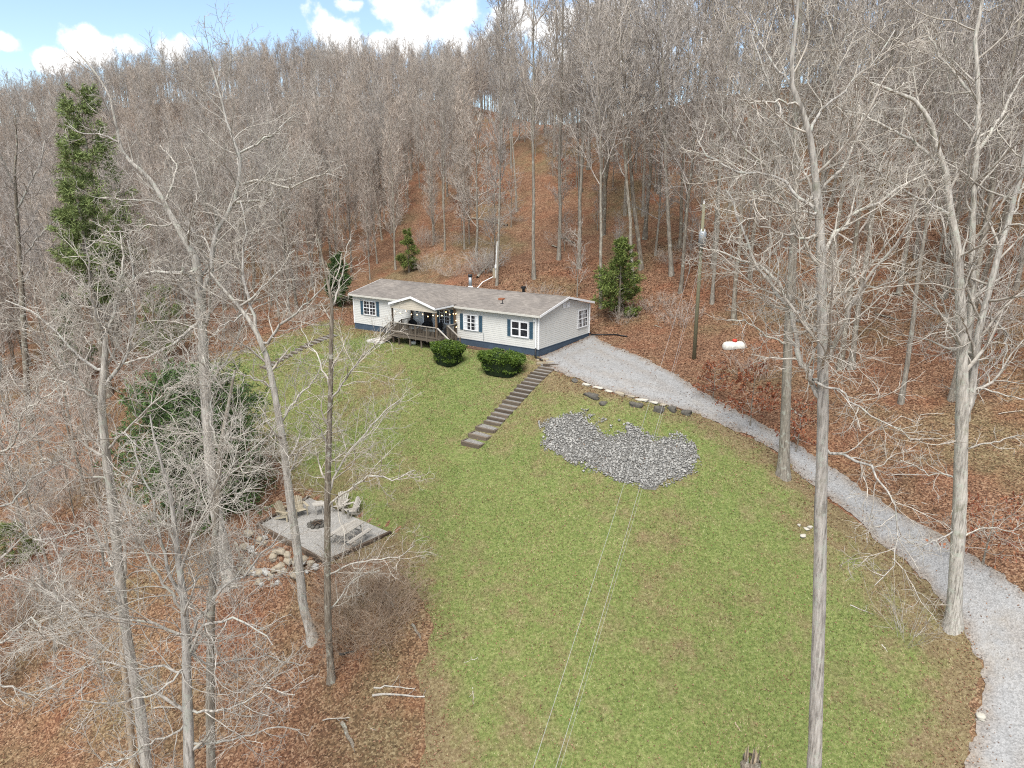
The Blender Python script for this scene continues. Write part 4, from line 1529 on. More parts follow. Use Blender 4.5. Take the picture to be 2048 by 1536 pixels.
p = hit(1467, 695)
tk = empty('propane_tank', (p[0], p[1], p[2] - .36), .12)
tag(tk, 'white propane tank half sunk in leaves with red valve cover', 'propane tank')
zc = .42
MB().tube([(x, 0, zc) for x in (-.82, -.78, -.7, -.55, .55, .7, .78, .82)], [.06, .22, .33, .385, .385, .33, .22, .06], 20).build('body', 'tank_white', tk, True)
MB().tube([(.05, 0, .76), (.05, 0, .92), (.05, 0, .98)], [.17, .17, .11], 14).build('valve_cover', 'red_paint', tk, True)
MB().tube([(-.34, 0, zc), (-.30, 0, zc)], .39, 20).build('weld_band', 'tank_white', tk, True)
mb = MB()
mb.add([(-.74, -.29, zc + .02), (-.5, -.387, zc + .02), (-.5, -.36, zc + .16), (-.72, -.27, zc + .16)], [(0, 1, 2, 3)]); mb.build('warning_label', 'rust_cap', tk)
for sx in (-.45, .45):
    MB().box(sx - .04, sx + .04, -.25, .25, 0, .12).build('foot', 'metal_dark', tk)

p = hit(990, 556)
sp = empty('service_post', tuple(p))
tag(sp, 'weathered timber post with white conduit and meter box on the slope behind the roof', 'utility post')
MB().box(-.22, .22, -.1, .1, -.3, .95).build('backboard', 'wood_tan', sp)
MB().tube([(.1, -.16, -.1), (.1, -.16, 1.2), (.25, -.16, 3.6)], .055, 8).build('conduit', 'white_plastic', sp)
MB().box(-.02, .2, -.28, -.11, .95, 1.3).build('meter_box', 'white_plastic', sp)
MB().box(-.08, .04, -.06, .06, .9, 3.3).build('post', 'timber_dark', sp)
q = hit(968, 575)
MB().tube([(-.2, -.2, .1), (-1.2, -1.2, -.3), (-1.9, -2.2, -1.0)], .05, 8).build('hose', 'white_plastic', sp)

# ------------------------------------------------------------------ tree growth (vectorised)
def norm(v):
    return v / (np.linalg.norm(v, axis=-1, keepdims=True) + 1e-9)


def tubes(P, R, sides):
    """P (N,K,3), R (N,K) -> verts, quads"""
    N, K, _ = P.shape
    T = np.empty_like(P)
    T[:, 1:-1] = P[:, 2:] - P[:, :-2]
    T[:, 0] = P[:, 1] - P[:, 0]; T[:, -1] = P[:, -1] - P[:, -2]
    T = norm(T)
    ref = np.array([0.31, 0.87, 0.38])
    u = norm(np.cross(T, ref))
    w = np.cross(T, u)
    a = np.arange(sides) * 2 * np.pi / sides
    V = P[:, :, None] + R[:, :, None, None] * (u[:, :, None] * np.cos(a)[None, None, :, None] + w[:, :, None] * np.sin(a)[None, None, :, None])
    idx = np.arange(N * K * sides).reshape(N, K, sides)
    nx = np.roll(idx, -1, 2)
    q = np.stack([idx[:, :-1], nx[:, :-1], nx[:, 1:], idx[:, 1:]], -1).reshape(-1, 4)
    return V.reshape(-1, 3), q


def resample(pts, rads, K):
    pts = np.asarray(pts, float); rads = np.asarray(rads, float)
    d = np.r_[0, np.cumsum(np.linalg.norm(np.diff(pts, axis=0), axis=1))]
    t = np.linspace(0, d[-1], K)
    return np.stack([np.interp(t, d, pts[:, i]) for i in range(3)], -1), np.interp(t, d, rads)


def spawn(P, R, rng, n, t0, t1, ang, lr, K, wig, trop, rr, rmin, tipr, lmin=0.0, lmax=1e9, absl=None, flat=0.0):
    """children for each parent branch. n mean count per parent; lr length ratio range"""
    N, KP, _ = P.shape
    L = np.linalg.norm(np.diff(P, axis=1), axis=2).sum(1)
    cnt = np.maximum(1, np.round(n * np.clip(L / (np.median(L) + 1e-6), .4, 2.2) + rng.uniform(-.5, .5, N))).astype(int)
    pid = np.repeat(np.arange(N), cnt)
    rank = np.concatenate([np.arange(c) for c in cnt])
    M_ = len(pid)
    t = t0 + (t1 - t0) * (rank + rng.uniform(0.1, .9, M_)) / cnt[pid]
    f = t * (KP - 1)
    i0 = np.minimum(f.astype(int), KP - 2); fr = (f - i0)[:, None]
    A = P[pid, i0]; B = P[pid, i0 + 1]
    base = A + (B - A) * fr
    r0 = R[pid, i0] * (1 - fr[:, 0]) + R[pid, i0 + 1] * fr[:, 0]
    tan = norm(B - A)
    az = rank * 2.4 + rng.uniform(0, 6.28, N)[pid] + rng.uniform(-.5, .5, M_)
    ref = np.where(np.abs(tan[:, 2:3]) > .9, np.array([[1., 0, 0]]), np.array([[0, 0, 1.]]))
    u = norm(np.cross(tan, ref)); w = np.cross(u, tan)
    perp = u * np.cos(az)[:, None] + w * np.sin(az)[:, None] * (1 - flat)
    perp = norm(perp)
    an = np.radians(rng.uniform(ang[0], ang[1], M_))[:, None]
    d = norm(tan * np.cos(an) + perp * np.sin(an))
    ln = (L[pid] * rng.uniform(lr[0], lr[1], M_) * (1 - .55 * (t - t0) / (t1 - t0 + 1e-6))) if absl is None else rng.uniform(absl[0], absl[1], M_) * (1 - .45 * (t - t0) / (t1 - t0 + 1e-6))
    ln = np.clip(ln, lmin, lmax)
    r1 = np.maximum(r0 * rr * rng.uniform(.8, 1.1, M_), rmin)
    out = np.empty((M_, K, 3)); out[:, 0] = base
    p = base
    for k in range(1, K):
        d = norm(d + rng.normal(0, wig, (M_, 3)) + np.array([0, 0, trop]))
        p = p + d * (ln / (K - 1))[:, None]
        out[:, k] = p
    s = np.linspace(0, 1, K)[None]
    rad = np.maximum(r1[:, None] * (1 - s) ** .85 + tipr * s, tipr)
    return out, rad


def join_tubes(parts):
    V = []; Q = []; n = 0
    for (P, R, s) in parts:
        v, q = tubes(P, R, s)
        V.append(v); Q.append(q + n); n += len(v)
    return np.concatenate(V), np.concatenate(Q)


def trunk_mesh(name, pts, rads, K, sides, rng, flare=1.5, rough=.06):
    P, R = resample(pts, rads, K)
    h = np.linalg.norm(P - P[0], axis=1)
    R = R * (1 + (flare - 1) * np.exp(-h / max(.25, R[0] * 1.8)))
    V, q = tubes(P[None], R[None], sides)
    V3 = V.reshape(K, sides, 3)
    c = P[:, None]
    ph = rng.uniform(0, 6, 4)
    a = np.arange(sides) * 2 * np.pi / sides
    k = 1 + rough * (np.sin(3 * a[None] + ph[0] + .13 * np.arange(K)[:, None]) + .7 * np.sin(5 * a[None] + ph[1] - .2 * np.arange(K)[:, None])) + rng.normal(0, rough * .5, (K, sides))
    V3 = c + (V3 - c) * k[..., None]
    return np_mesh(name, V3.reshape(-1, 3), q, smooth=True), P, R


def crown_levels(P1, R1, rng, spec):
    """from limb arrays grow the finer orders; returns parts incl. limbs if requested"""
    parts = []
    P, R = P1, R1
    for sp in spec:
        P, R = spawn(P, R, rng, *sp['a'], **sp.get('k', {}))
        parts.append((P, R, sp['s']))
    return parts


# ---- hero trees: trunk and limbs follow their own lines in space, finer orders are grown
def path3(pxs, Y0, dY=0.0, wig=0.0, rng=None):
    n = len(pxs)
    out = []
    for i, (px, py) in enumerate(pxs):
        y = Y0 + dY * i / max(1, n - 1)
        out.append(atY(px, py, y))
    return np.array(out)


def px_r(w, p):
    """half-width in metres for a width of w photo pixels at point p"""
    d = (p - CAM)[1] * c_ - (p - CAM)[2] * s_
    return .5 * w * d / FPX


def hero(name, label, trunk, tw, Y=None, limbs=(), bark='bark_pale', twig='twig_pale', seed=1, dens=1.0, top_limbs=8, twig_r=.006, lean=0.0, group=None, top_len=(2.0, 4.5), order=4, fill_t=(.45, .97), moss_base=False, limb_mat='bark_pale'):
    rng = np.random.default_rng(seed)
    if Y is None:
        base = hit(*trunk[0]); Y = base[1]
    pts = path3(trunk, Y, lean)
    rad = .9 * np.array([px_r(w, p) for w, p in zip(np.interp(np.linspace(0, 1, len(trunk)), np.linspace(0, 1, len(tw)), tw), pts)])
    g = G(pts[0][0], pts[0][1])
    if pts[0][2] > g + .3:                      # stem runs out of the picture: carry it on to the ground
        dirn = (pts[0] - pts[1]); dirn = dirn / abs(dirn[2]) if abs(dirn[2]) > .2 else np.array([0, 0, -1.])
        dirn[:2] *= .5
        n = 0
        b = pts[0] + dirn * (pts[0][2] - g)
        b[2] = G(b[0], b[1]) - .15
        pts = np.vstack([b, pts]); rad = np.r_[rad[0] * 1.18, rad]
    else:
        pts = np.vstack([pts[0] - np.array([0, 0, pts[0][2] - g + .2]), pts]); rad = np.r_[rad[0], rad]
    root = pts[0].copy(); root[2] += .15
    e = empty(name, tuple(root))
    tag(e, label, 'tree', group)
    H = float(np.linalg.norm(np.diff(pts, axis=0), axis=1).sum())
    pl = pts - root
    # small natural sway added to the traced line
    me, TP, TR = trunk_mesh('trunk', pl, rad, max(14, int(H / .55)), 12, rng)
    link('trunk', me, bark, e)
    LP = []; LR = []
    K = 14
    for lb in limbs:
        pxs, w0, w1, dY = lb[:4]
        p = path3(pxs, Y + (lb[4] if len(lb) > 4 else 0), dY) - root
        k = int(np.argmin(np.linalg.norm(TP - p[0], axis=1)))
        if np.linalg.norm(TP[k] - p[0]) < 1.2:
            p = np.vstack([TP[k], p])
        p, r = resample(p, [px_r(w, q + root) for w, q in zip(np.linspace(w0, w1, len(p)), p)], K)
        p[2:-1] += rng.normal(0, .035, (K - 3, 3))
        LP.append(p); LR.append(r)
        V, q = tubes(p[None], r[None], 8)
        link('limb', np_mesh('limb', V, q, smooth=True), limb_mat, e)
    parts = []
    P0, R0 = TP[None], TR[None]
    if top_limbs:
        P, R = spawn(P0, R0, rng, top_limbs, fill_t[0], fill_t[1], (30, 70), (.1, .2), 10, .10, .10, .45, .02, twig_r * 2, absl=top_len)
        parts.append((P, R, 6))
    else:
        P = np.zeros((0, 10, 3)); R = np.zeros((0, 10))
    if LP:
        lp = np.array([resample(p, r, 10)[0] for p, r in zip(LP, LR)]); lr = np.array([resample(p, r, 10)[1] for p, r in zip(LP, LR)])
        P1 = np.concatenate([lp, P]); R1 = np.concatenate([lr, R])
    else:
        P1, R1 = P, R
    A, AR = spawn(P1, R1, rng, 8 * dens, .10, .98, (32, 75), (.30, .75), 9, .17, .035, .5, twig_r * 1.8, twig_r * 1.0, lmin=.6, lmax=4.0)
    parts.append((A, AR, 5))
    B, BR = spawn(A, AR, rng, 4.6 * dens, .15, 1.0, (28, 68), (.28, .6), 6, .20, .03, .6, twig_r * 1.25, twig_r * .8, lmin=.3, lmax=2.0)
    parts.append((B, BR, 3))
    if order >= 4:
        Cc, CR = spawn(B, BR, rng, 3.0 * dens, .2, 1.0, (25, 60), (.4, .8), 3, .16, .04, .75, twig_r * .9, twig_r * .55, lmin=.2, lmax=1.0)
        parts.append((Cc, CR, 3))
    V, q = join_tubes(parts)
    link('crown', np_mesh('crown', V, q), twig, e)
    if moss_base:
        pass
    return e


def L_(s):
    v = [int(x) for x in s.split()]
    return list(zip(v[::2], v[1::2]))


hero('poplar_tree', 'tall straight pale trunk standing alone in the lawn before the gravel drive',
     L_('1630 1536 1632 1454 1638 1209 1641 1000 1644 900 1645 808 1645 678 1643 534 1640 470 1637 410 1630 342 1618 260 1601 212 1584 171 1584 103 1594 34 1600 -60'), [31, 27, 24, 23, 19, 15, 12, 9, 6], 16.8,
     [(L_('1637 797 1618 753 1600 705 1592 660 1588 620 1580 590'), 12, 8, 1.0),
      (L_('1588 640 1553 582 1526 548 1500 506 1485 454 1461 403 1452 380'), 9, 3, 1.5, 1.0),
      (L_('1594 609 1649 596 1690 585 1734 570 1768 570 1800 560'), 6, 2, -1.2, .8),
      (L_('1657 725 1676 684 1693 657 1700 620 1717 585 1734 565 1758 534 1782 503 1813 461 1833 403'), 10, 4, -1.5),
      (L_('1657 907 1690 907 1717 924 1738 927 1755 955 1768 978 1782 1006 1795 1052 1789 1098 1788 1133 1749 1171'), 7, 1.5, -2.0),
      (L_('1621 760 1650 772 1686 782 1707 804 1738 825 1765 842 1803 862 1840 880'), 6, 2, -1.6),
      (L_('1632 420 1594 386 1553 349 1512 349 1461 342 1430 321 1410 297 1395 280'), 8, 2.5, 1.8),
      (L_('1645 513 1656 489 1676 458 1703 434 1734 414 1772 396 1803 379 1850 350'), 9, 4, 1.6),
      (L_('1632 430 1600 425 1570 420 1540 395 1500 380'), 6, 2, -1.8),
      (L_('1601 212 1560 200 1520 205 1480 200'), 6, 2, -1.0),
      (L_('1618 260 1650 210 1690 180 1740 130 1790 60'), 7, 2.5, 1.5),
      (L_('1640 470 1600 475 1570 470 1540 460 1500 440 1460 455'), 7, 2, -1.5),
      (L_('1584 171 1550 130 1520 80 1500 20'), 6, 2, 1.5)],
     seed=11, dens=1.15, top_limbs=9, fill_t=(.64, .97))

hero('oak_tree', 'stout grey trunk rising right at the edge of the gravel drive beside the lawn',
     L_('1567 952 1570 860 1575 720 1578 640 1583 560 1590 430 1592 330 1590 200 1600 60 1605 -80'), [25, 21, 20, 19, 18, 16, 14, 11, 8, 5], None,
     [(L_('1582 610 1553 560 1520 530 1480 520 1440 500 1400 495'), 9, 2.5, 2.0),
      (L_('1590 430 1560 380 1530 330 1480 290 1440 230'), 9, 3, -2.0),
      (L_('1590 420 1640 380 1690 330 1720 260 1760 200'), 9, 3, 2.5),
      (L_('1592 300 1560 220 1530 150 1500 60'), 8, 3, 2.0),
      (L_('1592 280 1640 200 1680 120 1700 20'), 8, 3, -2.0),
      (L_('1580 640 1620 610 1660 560 1690 500'), 7, 3, 2.5),
      (L_('1578 690 1530 670 1490 640 1455 640'), 5, 2, -1.5)],
     bark='bark_grey', twig='twig_pale', seed=12, top_limbs=12, dens=1.1, twig_r=.009, top_len=(3, 6))

hero('forked_tree', 'big pale trunk forking into several stems beside the gravel drive bend',
     L_('1905 1255 1909 1190 1914 1100 1920 1006 1922 910 1925 818 1925 739 1925 664 1919 568 1915 500 1912 478 1901 427 1891 342 1871 290 1861 239 1826 198 1775 178 1740 165'), [30, 29, 27, 25, 22, 19, 17, 14, 11, 8, 5], None,
     [(L_('1932 840 1943 800 1951 719 1963 637 1984 561 1997 500 2018 444 2031 393 2045 330 2060 250'), 16, 8, 1.0),
      (L_('1934 780 1940 640 1944 560 1944 478 1946 390 1953 307 1960 205 1949 102 1960 17 1970 -60'), 15, 6, 2.0, .5),
      (L_('1895 427 1854 405 1820 390 1775 362 1748 338'), 8, 3, -1.6),
      (L_('1874 328 1844 294 1803 270 1765 249 1724 229 1690 222'), 8, 3, 1.8),
      (L_('1968 633 1997 643 2011 664 2013 705 2004 739'), 5, 2, -1.0, .8),
      (L_('1943 773 1973 778 2014 790 2050 800'), 5, 2, -1.2, .3),
      (L_('1953 307 1990 250 2020 200 2048 150'), 8, 3, 1.0, 1.6),
      (L_('1960 205 1920 160 1880 110 1850 50'), 7, 3, 1.6, 2),
      (L_('1912 1060 1880 1075 1850 1090 1820 1085'), 4, 1.5, -1.0),
      (L_('1920 960 1890 945 1860 950 1830 930 1800 920'), 4, 1.5, 1.2),
      (L_('1922 900 1960 890 2000 880 2040 870'), 5, 2, -1.0),
      (L_('1914 1085 1950 1060 1990 1055 2040 1070'), 4, 1.5, 1.0)],
     seed=13, top_limbs=9, dens=1.0, twig_r=.007)

hero('broken_topped_tree', 'large pale grey tree with a broken arching limb before the dark cedar',
     L_('462 1168 452 1120 440 1060 430 1013 420 910 413 807 407 705 401 602 396 560 393 520 369 478 349 444 335 420 321 390 297 355 267 328 246 311 239 284 219 188 185 137 154 103'), [30, 27, 25, 23, 21, 19, 16, 13, 11, 9, 8, 6, 4, 3], None,
     [(L_('401 610 403 585 395 570 379 555 362 548 340 543 290 544 270 560 250 585'), 9, 5, -1.0),
      (L_('363 550 364 535'), 6, 5, 0, -.8),
      (L_('402 600 412 560 424 520 427 478 441 451 468 407 482 342 475 308 461 267 448 212 431 164 420 120'), 12, 3, 1.5),
      (L_('432 470 434 450 432 420'), 7, 6, 0, .7),
      (L_('470 405 505 402 537 405 547 369 560 330 580 290'), 6, 2.5, 1.2, 1.2),
      (L_('485 369 513 359 545 369 581 376 632 352 660 338'), 6, 2, -1.0, 1.3),
      (L_('349 444 330 452 300 450 260 465 210 462'), 5, 2, -1.2),
      (L_('407 640 385 655 350 690 320 705 280 720 235 728'), 8, 3, -1.4),
      (L_('404 660 380 600 360 575 335 560'), 7, 3, 1.4),
      (L_('345 440 330 410 300 400 250 400 200 395'), 6, 2, 1.0),
      (L_('239 284 200 270 160 265 130 250'), 5, 2, -1.0),
      (L_('331 405 345 370 355 335 345 320 320 290'), 5, 2, 1.2),
      (L_('475 308 510 290 545 270 560 255 590 230'), 5, 2, 1.0, 1.3),
      (L_('408 780 440 740 470 690 490 640'), 6, 2, 1.8)],
     bark='bark_pale', twig='twig_pale', seed=14, top_limbs=8, dens=1.12, twig_r=.008)

hero('leaning_tree', 'leaning grey trunk with wide reaching limbs deep in the leaf covered woods',
     L_('294 1536 281 1417 264 1330 250 1246 237 1132 224 1000 214 930 208 876 202 808 208 739 212 691 211 672'), [24, 22, 20, 20, 18, 16, 13, 11], 22.5,
     [(L_('203 800 180 790 150 775 120 762 95 757'), 7, 3, -1.0),
      (L_('208 775 245 720 262 690 268 640 262 560 268 530 255 480'), 9, 3, 1.0),
      (L_('211 672 222 640 235 590 243 560 250 510 240 460'), 8, 2.5, .8),
      (L_('211 672 195 640 180 590 180 530 170 480'), 7, 2, -.8),
      (L_('205 745 170 725 140 695 100 650 60 620 10 600'), 7, 2, 1.0),
      (L_('186 800 160 760 120 720 90 680 80 640'), 6, 2, -1.0),
      (L_('220 960 190 955 160 950 130 930 80 920'), 5, 2, -.8),
      (L_('225 890 260 850 300 810 340 775 390 765'), 6, 2, -1.2),
      (L_('237 1132 210 1140 190 1050 150 1065 110 1075 65 1080'), 6, 2, -1.2)],
     bark='bark_pale', seed=15, top_limbs=4, dens=1.3, twig_r=.007, top_len=(1.5, 3.5))

hero('spreading_tree', 'pale many branched tree with mossy dark lower trunk in the foreground woods',
     L_('378 1536 378 1461 374 1373 374 1308 369 1211 360 1145 350 1060 343 1000 328 944 308 876 300 830'), [23, 22, 20, 18, 14, 11, 8, 5, 3], 16.6,
     [(L_('347 1264 303 1242 246 1240 167 1224 105 1193 79 1145'), 7, 2, -1.2),
      (L_('365 1347 308 1334 250 1332 193 1325 130 1350'), 6, 2, 1.0),
      (L_('382 1303 404 1255 430 1243 466 1237 500 1250 527 1264 545 1290'), 8, 2, -1.0),
      (L_('391 1426 440 1418 475 1413 510 1390 540 1373 590 1390'), 6, 2, -1.2),
      (L_('404 1490 450 1480 496 1475 540 1455 600 1460'), 6, 2, 1.2),
      (L_('372 1300 400 1230 440 1180 490 1150 540 1090 580 1050'), 9, 2, .8),
      (L_('366 1200 330 1130 318 1060 305 1000 280 940 270 880'), 9, 2, .8),
      (L_('370 1230 340 1180 290 1110 265 1060 240 990'), 8, 2, -.8),
      (L_('360 1145 385 1080 410 1020 440 960 450 900 470 860'), 8, 2, -.8),
      (L_('362 1190 400 1150 440 1140 490 1120'), 6, 2, 1.2),
      (L_('374 1330 330 1380 280 1400 220 1410 150 1400'), 6, 1.8, -1.4),
      (L_('372 1300 420 1330 470 1320 530 1310 600 1330'), 6, 1.8, 1.5),
      (L_('378 1440 340 1470 290 1490 240 1520 200 1536'), 6, 2, .8),
      (L_('350 1060 320 1040 280 1030 230 1040'), 5, 2, 1.4)],
     bark='bark_pale', seed=16, top_limbs=7, dens=1.3, twig_r=.0062, top_len=(1.2, 2.6))

hero('dark_barked_tree', 'slim dark barked tree standing in front of the picnic terrace',
     L_('663 1362 657 1264 655 1132 655 1000 658 876 661 773 663 637 664 612 655 560 640 500 632 455'), [17, 15, 14, 12, 9, 7, 5, 3], None,
     [(L_('664 620 680 570 690 520 700 480'), 5, 1.5, .8),
      (L_('656 1010 690 985 740 950 790 960 830 940'), 6, 2, -.9),
      (L_('657 990 680 930 720 880 760 830 800 800'), 6, 2, 1.0),
      (L_('660 800 690 760 720 720 750 690 790 650'), 5, 1.5, -1.0),
      (L_('661 780 640 720 620 690 600 650'), 5, 1.5, 1.0),
      (L_('656 1150 700 1130 740 1120 800 1115 830 1090'), 5, 1.5, -1.0),
      (L_('655 1230 690 1180 720 1150 760 1140'), 4, 1.5, .8),
      (L_('658 900 640 860 615 830 590 820'), 4, 1.5, -1.0)],
     bark='bark_dark', seed=17, top_limbs=8, dens=0.9, twig_r=.006, top_len=(1.2, 2.6))

hero('mottled_tree', 'grey lichen mottled tree leaning over the stones beside the terrace',
     L_('626 1279 606 1211 593 1088 580 1000 564 869 547 773 533 712 513 664 489 626 437 568 420 545'), [22, 18, 17, 15, 13, 11, 8, 4], None,
     [(L_('514 666 499 602 482 534 485 500 492 450 480 400'), 8, 2, .8),
      (L_('533 690 564 647 598 623 639 585 660 560'), 7, 2, -.8),
      (L_('500 600 530 570 560 540 590 500'), 5, 2, .8),
      (L_('560 850 590 800 620 770 650 720'), 6, 2, 1.0),
      (L_('575 960 600 900 640 870 690 860'), 5, 1.5, -1.0),
      (L_('550 780 520 760 480 745 440 750'), 5, 1.5, -1.0),
      (L_('489 626 470 640 440 650 410 690'), 4, 1.5, -.8)],
     bark='bark_pale', seed=18, top_limbs=7, dens=1.15, twig_r=.006, top_len=(1.4, 3))

hero('slender_tree', 'straight dark grey trunk close behind the mossy spreading tree',
     L_('422 1536 420 1395 422 1220 428 1110 434 1000 440 900 455 820 470 740'), [19, 18, 16, 14, 11, 8, 5], 20.5,
     [(L_('424 1180 470 1160 510 1100 540 1060'), 6, 2, .8),
      (L_('430 1060 400 1000 385 950 350 900'), 6, 2, -.8),
      (L_('440 900 420 840 425 790 400 740'), 5, 2, .8),
      (L_('436 980 480 930 520 900 550 850'), 6, 2, -1)],
     bark='bark_grey', seed=19, top_limbs=6, dens=1.2, twig_r=.006, top_len=(1.2, 2.8))

hero('dead_snag', 'tan dead trunk stripped of bark behind the leaning tree',
     L_('268 1536 259 1440 246 1308 239 1198 233 1088 230 1050'), [15, 14, 12, 11, 9], 25.0,
     [(L_('236 1140 215 1120 200 1085'), 4, 2, .6)], bark='deadwood', twig='twig_pale', seed=20, top_limbs=2, dens=.6, top_len=(.6, 1.2), order=3)

hero('far_dark_tree', 'dark slender trunk among grey twigs at the wooded edge beyond the leaning tree',
     L_('60 845 55 800 48 671 44 590 38 492 33 420 29 342 34 290 30 230'), [13, 12, 11, 10, 8, 6, 4, 3], None,
     [(L_('34 420 60 370 80 330 90 280'), 6, 2, 1.5), (L_('31 380 10 330 -10 290'), 6, 2, -1.5), (L_('40 520 80 470 110 440'), 5, 2, 1.5)],
     bark='bark_dark', twig='twig_grey', seed=22, top_limbs=10, dens=1.0, twig_r=.011, top_len=(2, 4.5))

# long boughs that reach into the picture over the woods
hero('low_limbed_tree', 'pale tree with low sweeping boughs at the outer edge of the woods',
     L_('-60 1500 -50 1300 -35 1100 -25 950 -10 820 0 720'), [20, 18, 15, 12, 8], 19.0,
     [(L_('-40 1180 20 1150 80 1180 130 1200'), 6, 2, .5), (L_('-45 1270 0 1290 60 1240 110 1260 180 1230'), 6, 2, -.5), (L_('-30 1030 30 1000 60 960 110 930'), 6, 2, .8),
      (L_('-20 930 30 880 50 820 100 790'), 6, 2, -.6), (L_('-50 1380 20 1370 60 1390 110 1370'), 6, 2, .4)],
     seed=23, top_limbs=5, dens=1.3, twig_r=.006, top_len=(1.5, 3))

# ------------------------------------------------------------------ woodland: kinds of bare tree, each built once
def kind_tree(seed, H, r0, n1, first, ang, trop, absl, n2, n3, n4, tw, bark, twig, sway=.03, fork=False):
    """returns (trunk mesh, crown mesh), base at origin, height H"""
    rng = np.random.default_rng(seed)
    K = 12
    z = np.linspace(0, 1, K)
    x = np.cumsum(rng.normal(0, sway, K)) * H / 12; y = np.cumsum(rng.normal(0, sway, K)) * H / 12
    x -= x[0]; y -= y[0]
    P = np.stack([x, y, z * H], -1)
    R = r0 * (1 - z) ** .75 + .015
    me, TP, TR = trunk_mesh('trunk', P, R, 16, 8, rng, 1.45, .05)
    TPd = TP.copy(); 
    V = None
    me.materials.append(M[bark])
    parts = []
    A, AR = spawn(TP[None], TR[None], rng, n1, first, .98, ang, (.1, .2), 7, .09, trop, .5, tw * 2.2, tw * 1.4, absl=absl)
    parts.append((A, AR, 5))
    B, BR = spawn(A, AR, rng, n2, .15, 1, (22, 52), (.3, .6), 5, .13, trop * .8, .55, tw * 1.5, tw, lmin=.5)
    parts.append((B, BR, 4))
    C, CR = spawn(B, BR, rng, n3, .15, 1, (20, 55), (.35, .7), 4, .15, trop * .6, .7, tw * 1.1, tw * .7, lmin=.35)
    parts.append((C, CR, 3))
    if n4:
        D, DR = spawn(C, CR, rng, n4, .2, 1, (20, 55), (.4, .8), 3, .15, trop * .5, .8, tw * .8, tw * .5, lmin=.25)
        parts.append((D, DR, 3))
    V, q = join_tubes(parts)
    cm = np_mesh('crown', V, q)
    cm.materials.append(M[twig])
    return me, cm


KINDS = {}
for i in range(4):     # tall forest trees, clear bole, ascending limbs
    KINDS['tall%d' % i] = kind_tree(40 + i, 24, .15, 20, .42, (25, 55), .16, (3.5, 7.0), 6, 5, 2.2, .016, 'bark_grey', 'twig_grey')
for i in range(2):     # tall with dark bark
    KINDS['dark%d' % i] = kind_tree(50 + i, 23, .18, 22, .35, (30, 65), .10, (3.5, 7.5), 6, 5, 2.2, .016, 'bark_dark', 'twig_grey')
for i in range(3):     # mid-storey, spreading
    KINDS['mid%d' % i] = kind_tree(60 + i, 13, .12, 20, .22, (35, 75), .07, (2.2, 4.6), 6, 4.5, 2, .012, 'bark_grey', 'twig_grey', .05)
for i in range(3):     # brown, close-grown young trees with upright twigs
    KINDS['young%d' % i] = kind_tree(70 + i, 14, .085, 24, .18, (22, 45), .16, (1.8, 3.6), 5, 4, 2, .013, 'bark_grey', 'twig_brown', .03)
for i in range(3):     # thin saplings
    KINDS['sapling%d' % i] = kind_tree(80 + i, 6, .04, 14, .15, (30, 65), .08, (1.0, 2.2), 5, 4, 0, .008, 'bark_grey', 'twig_grey', .05)


def plant(kind, p, h, rz, label, group, name, cat='tree', wide=1.0, tilt=(0, 0)):
    tm, cm = KINDS[kind]
    H0 = {'t': 24, 'd': 23, 'm': 13, 'y': 14, 's': 6}[kind[0]]
    e = empty(name, (p[0], p[1], p[2] - .12), rz)
    s = h / H0
    e.scale = (s * wide, s * wide, s)
    e.rotation_euler = (tilt[0], tilt[1], rz)
    tag(e, label, cat, group)
    link('trunk', tm, None, e); link('crown', cm, None, e)
    return e


TREES_BY_HAND = [
    # px, py of the foot, kind, height, label
    (1068, 557, 'tall0', 27, 'pale straight trunk on the slope close above the roof flue, first of three'),
    (1118, 520, 'tall1', 28, 'pale straight trunk on the slope above the roof, middle of three'),
    (1157, 538, 'tall2', 26, 'pale slightly curved trunk on the slope above the roof, last of three before the cedar'),
    (953, 516, 'mid1', 15, 'thin grey trunk beside the brush pile behind the house'),
    (1203, 365, 'tall3', 20, 'crooked pale trunk high on the russet slope behind the three pale trunks'),
    (1290, 478, 'dark0', 26, 'thick dark trunk on the slope up behind the bright green cedar'),
    (1311, 512, 'mid0', 12, 'slim pale trunk just uphill of the bright green cedar'),
    (1424, 608, 'tall2', 22, 'grey trunk rising from the leaves just behind the power pole'),
    (1467, 640, 'dark1', 22, 'dark trunk standing uphill of the white propane tank'),
    (1680, 738, 'dark0', 23, 'dark trunk behind the tall straight lawn trunk at the slope foot'),
    (1702, 738, 'tall1', 27, 'thick leaning grey trunk uphill of the drive'),
    (1801, 808, 'tall3', 22, 'slim straight pale trunk between the drive trees on the leafy slope'),
    (1903, 800, 'tall0', 26, 'wide grey trunk half hidden behind the forked tree by the drive'),
    (1938, 842, 'sapling1', 8, 'thin sapling just uphill of the forked tree by the drive'),
    (1799, 584, 'tall2', 26, 'grey trunk mid slope above the slim straight pale trunk'),
    (1500, 560, 'dark1', 20, 'dark trunk mid slope above the propane tank'),
    (740, 560, 'young0', 11, 'pale thin young tree just behind the far end of the roof'),
    (640, 470, 'young1', 16, 'taller thin young tree with pale stem behind the small pine'),
]
hand_xy = []
for k, (px, py, kd, h, lab) in enumerate(TREES_BY_HAND):
    p = hit(px, py)
    hand_xy.append(p[:2])
    plant(kd, p, h, k * 1.7, lab, None, 'forest_tree' if kd[0] in 'td' else 'young_tree')

# the rest of the wood: jittered positions over the hillside
rw = np.random.default_rng(77)
cand = []


def fill(x0, x1, y0, y1, step, chooser):
    for x in np.arange(x0, x1, step):
        for y in np.arange(y0, y1, step):
            px, py = x + rw.uniform(-.48, .48) * step, y + rw.uniform(-.48, .48) * step
            r = chooser(px, py)
            if r is None: continue
            cand.append((px, py, *r))


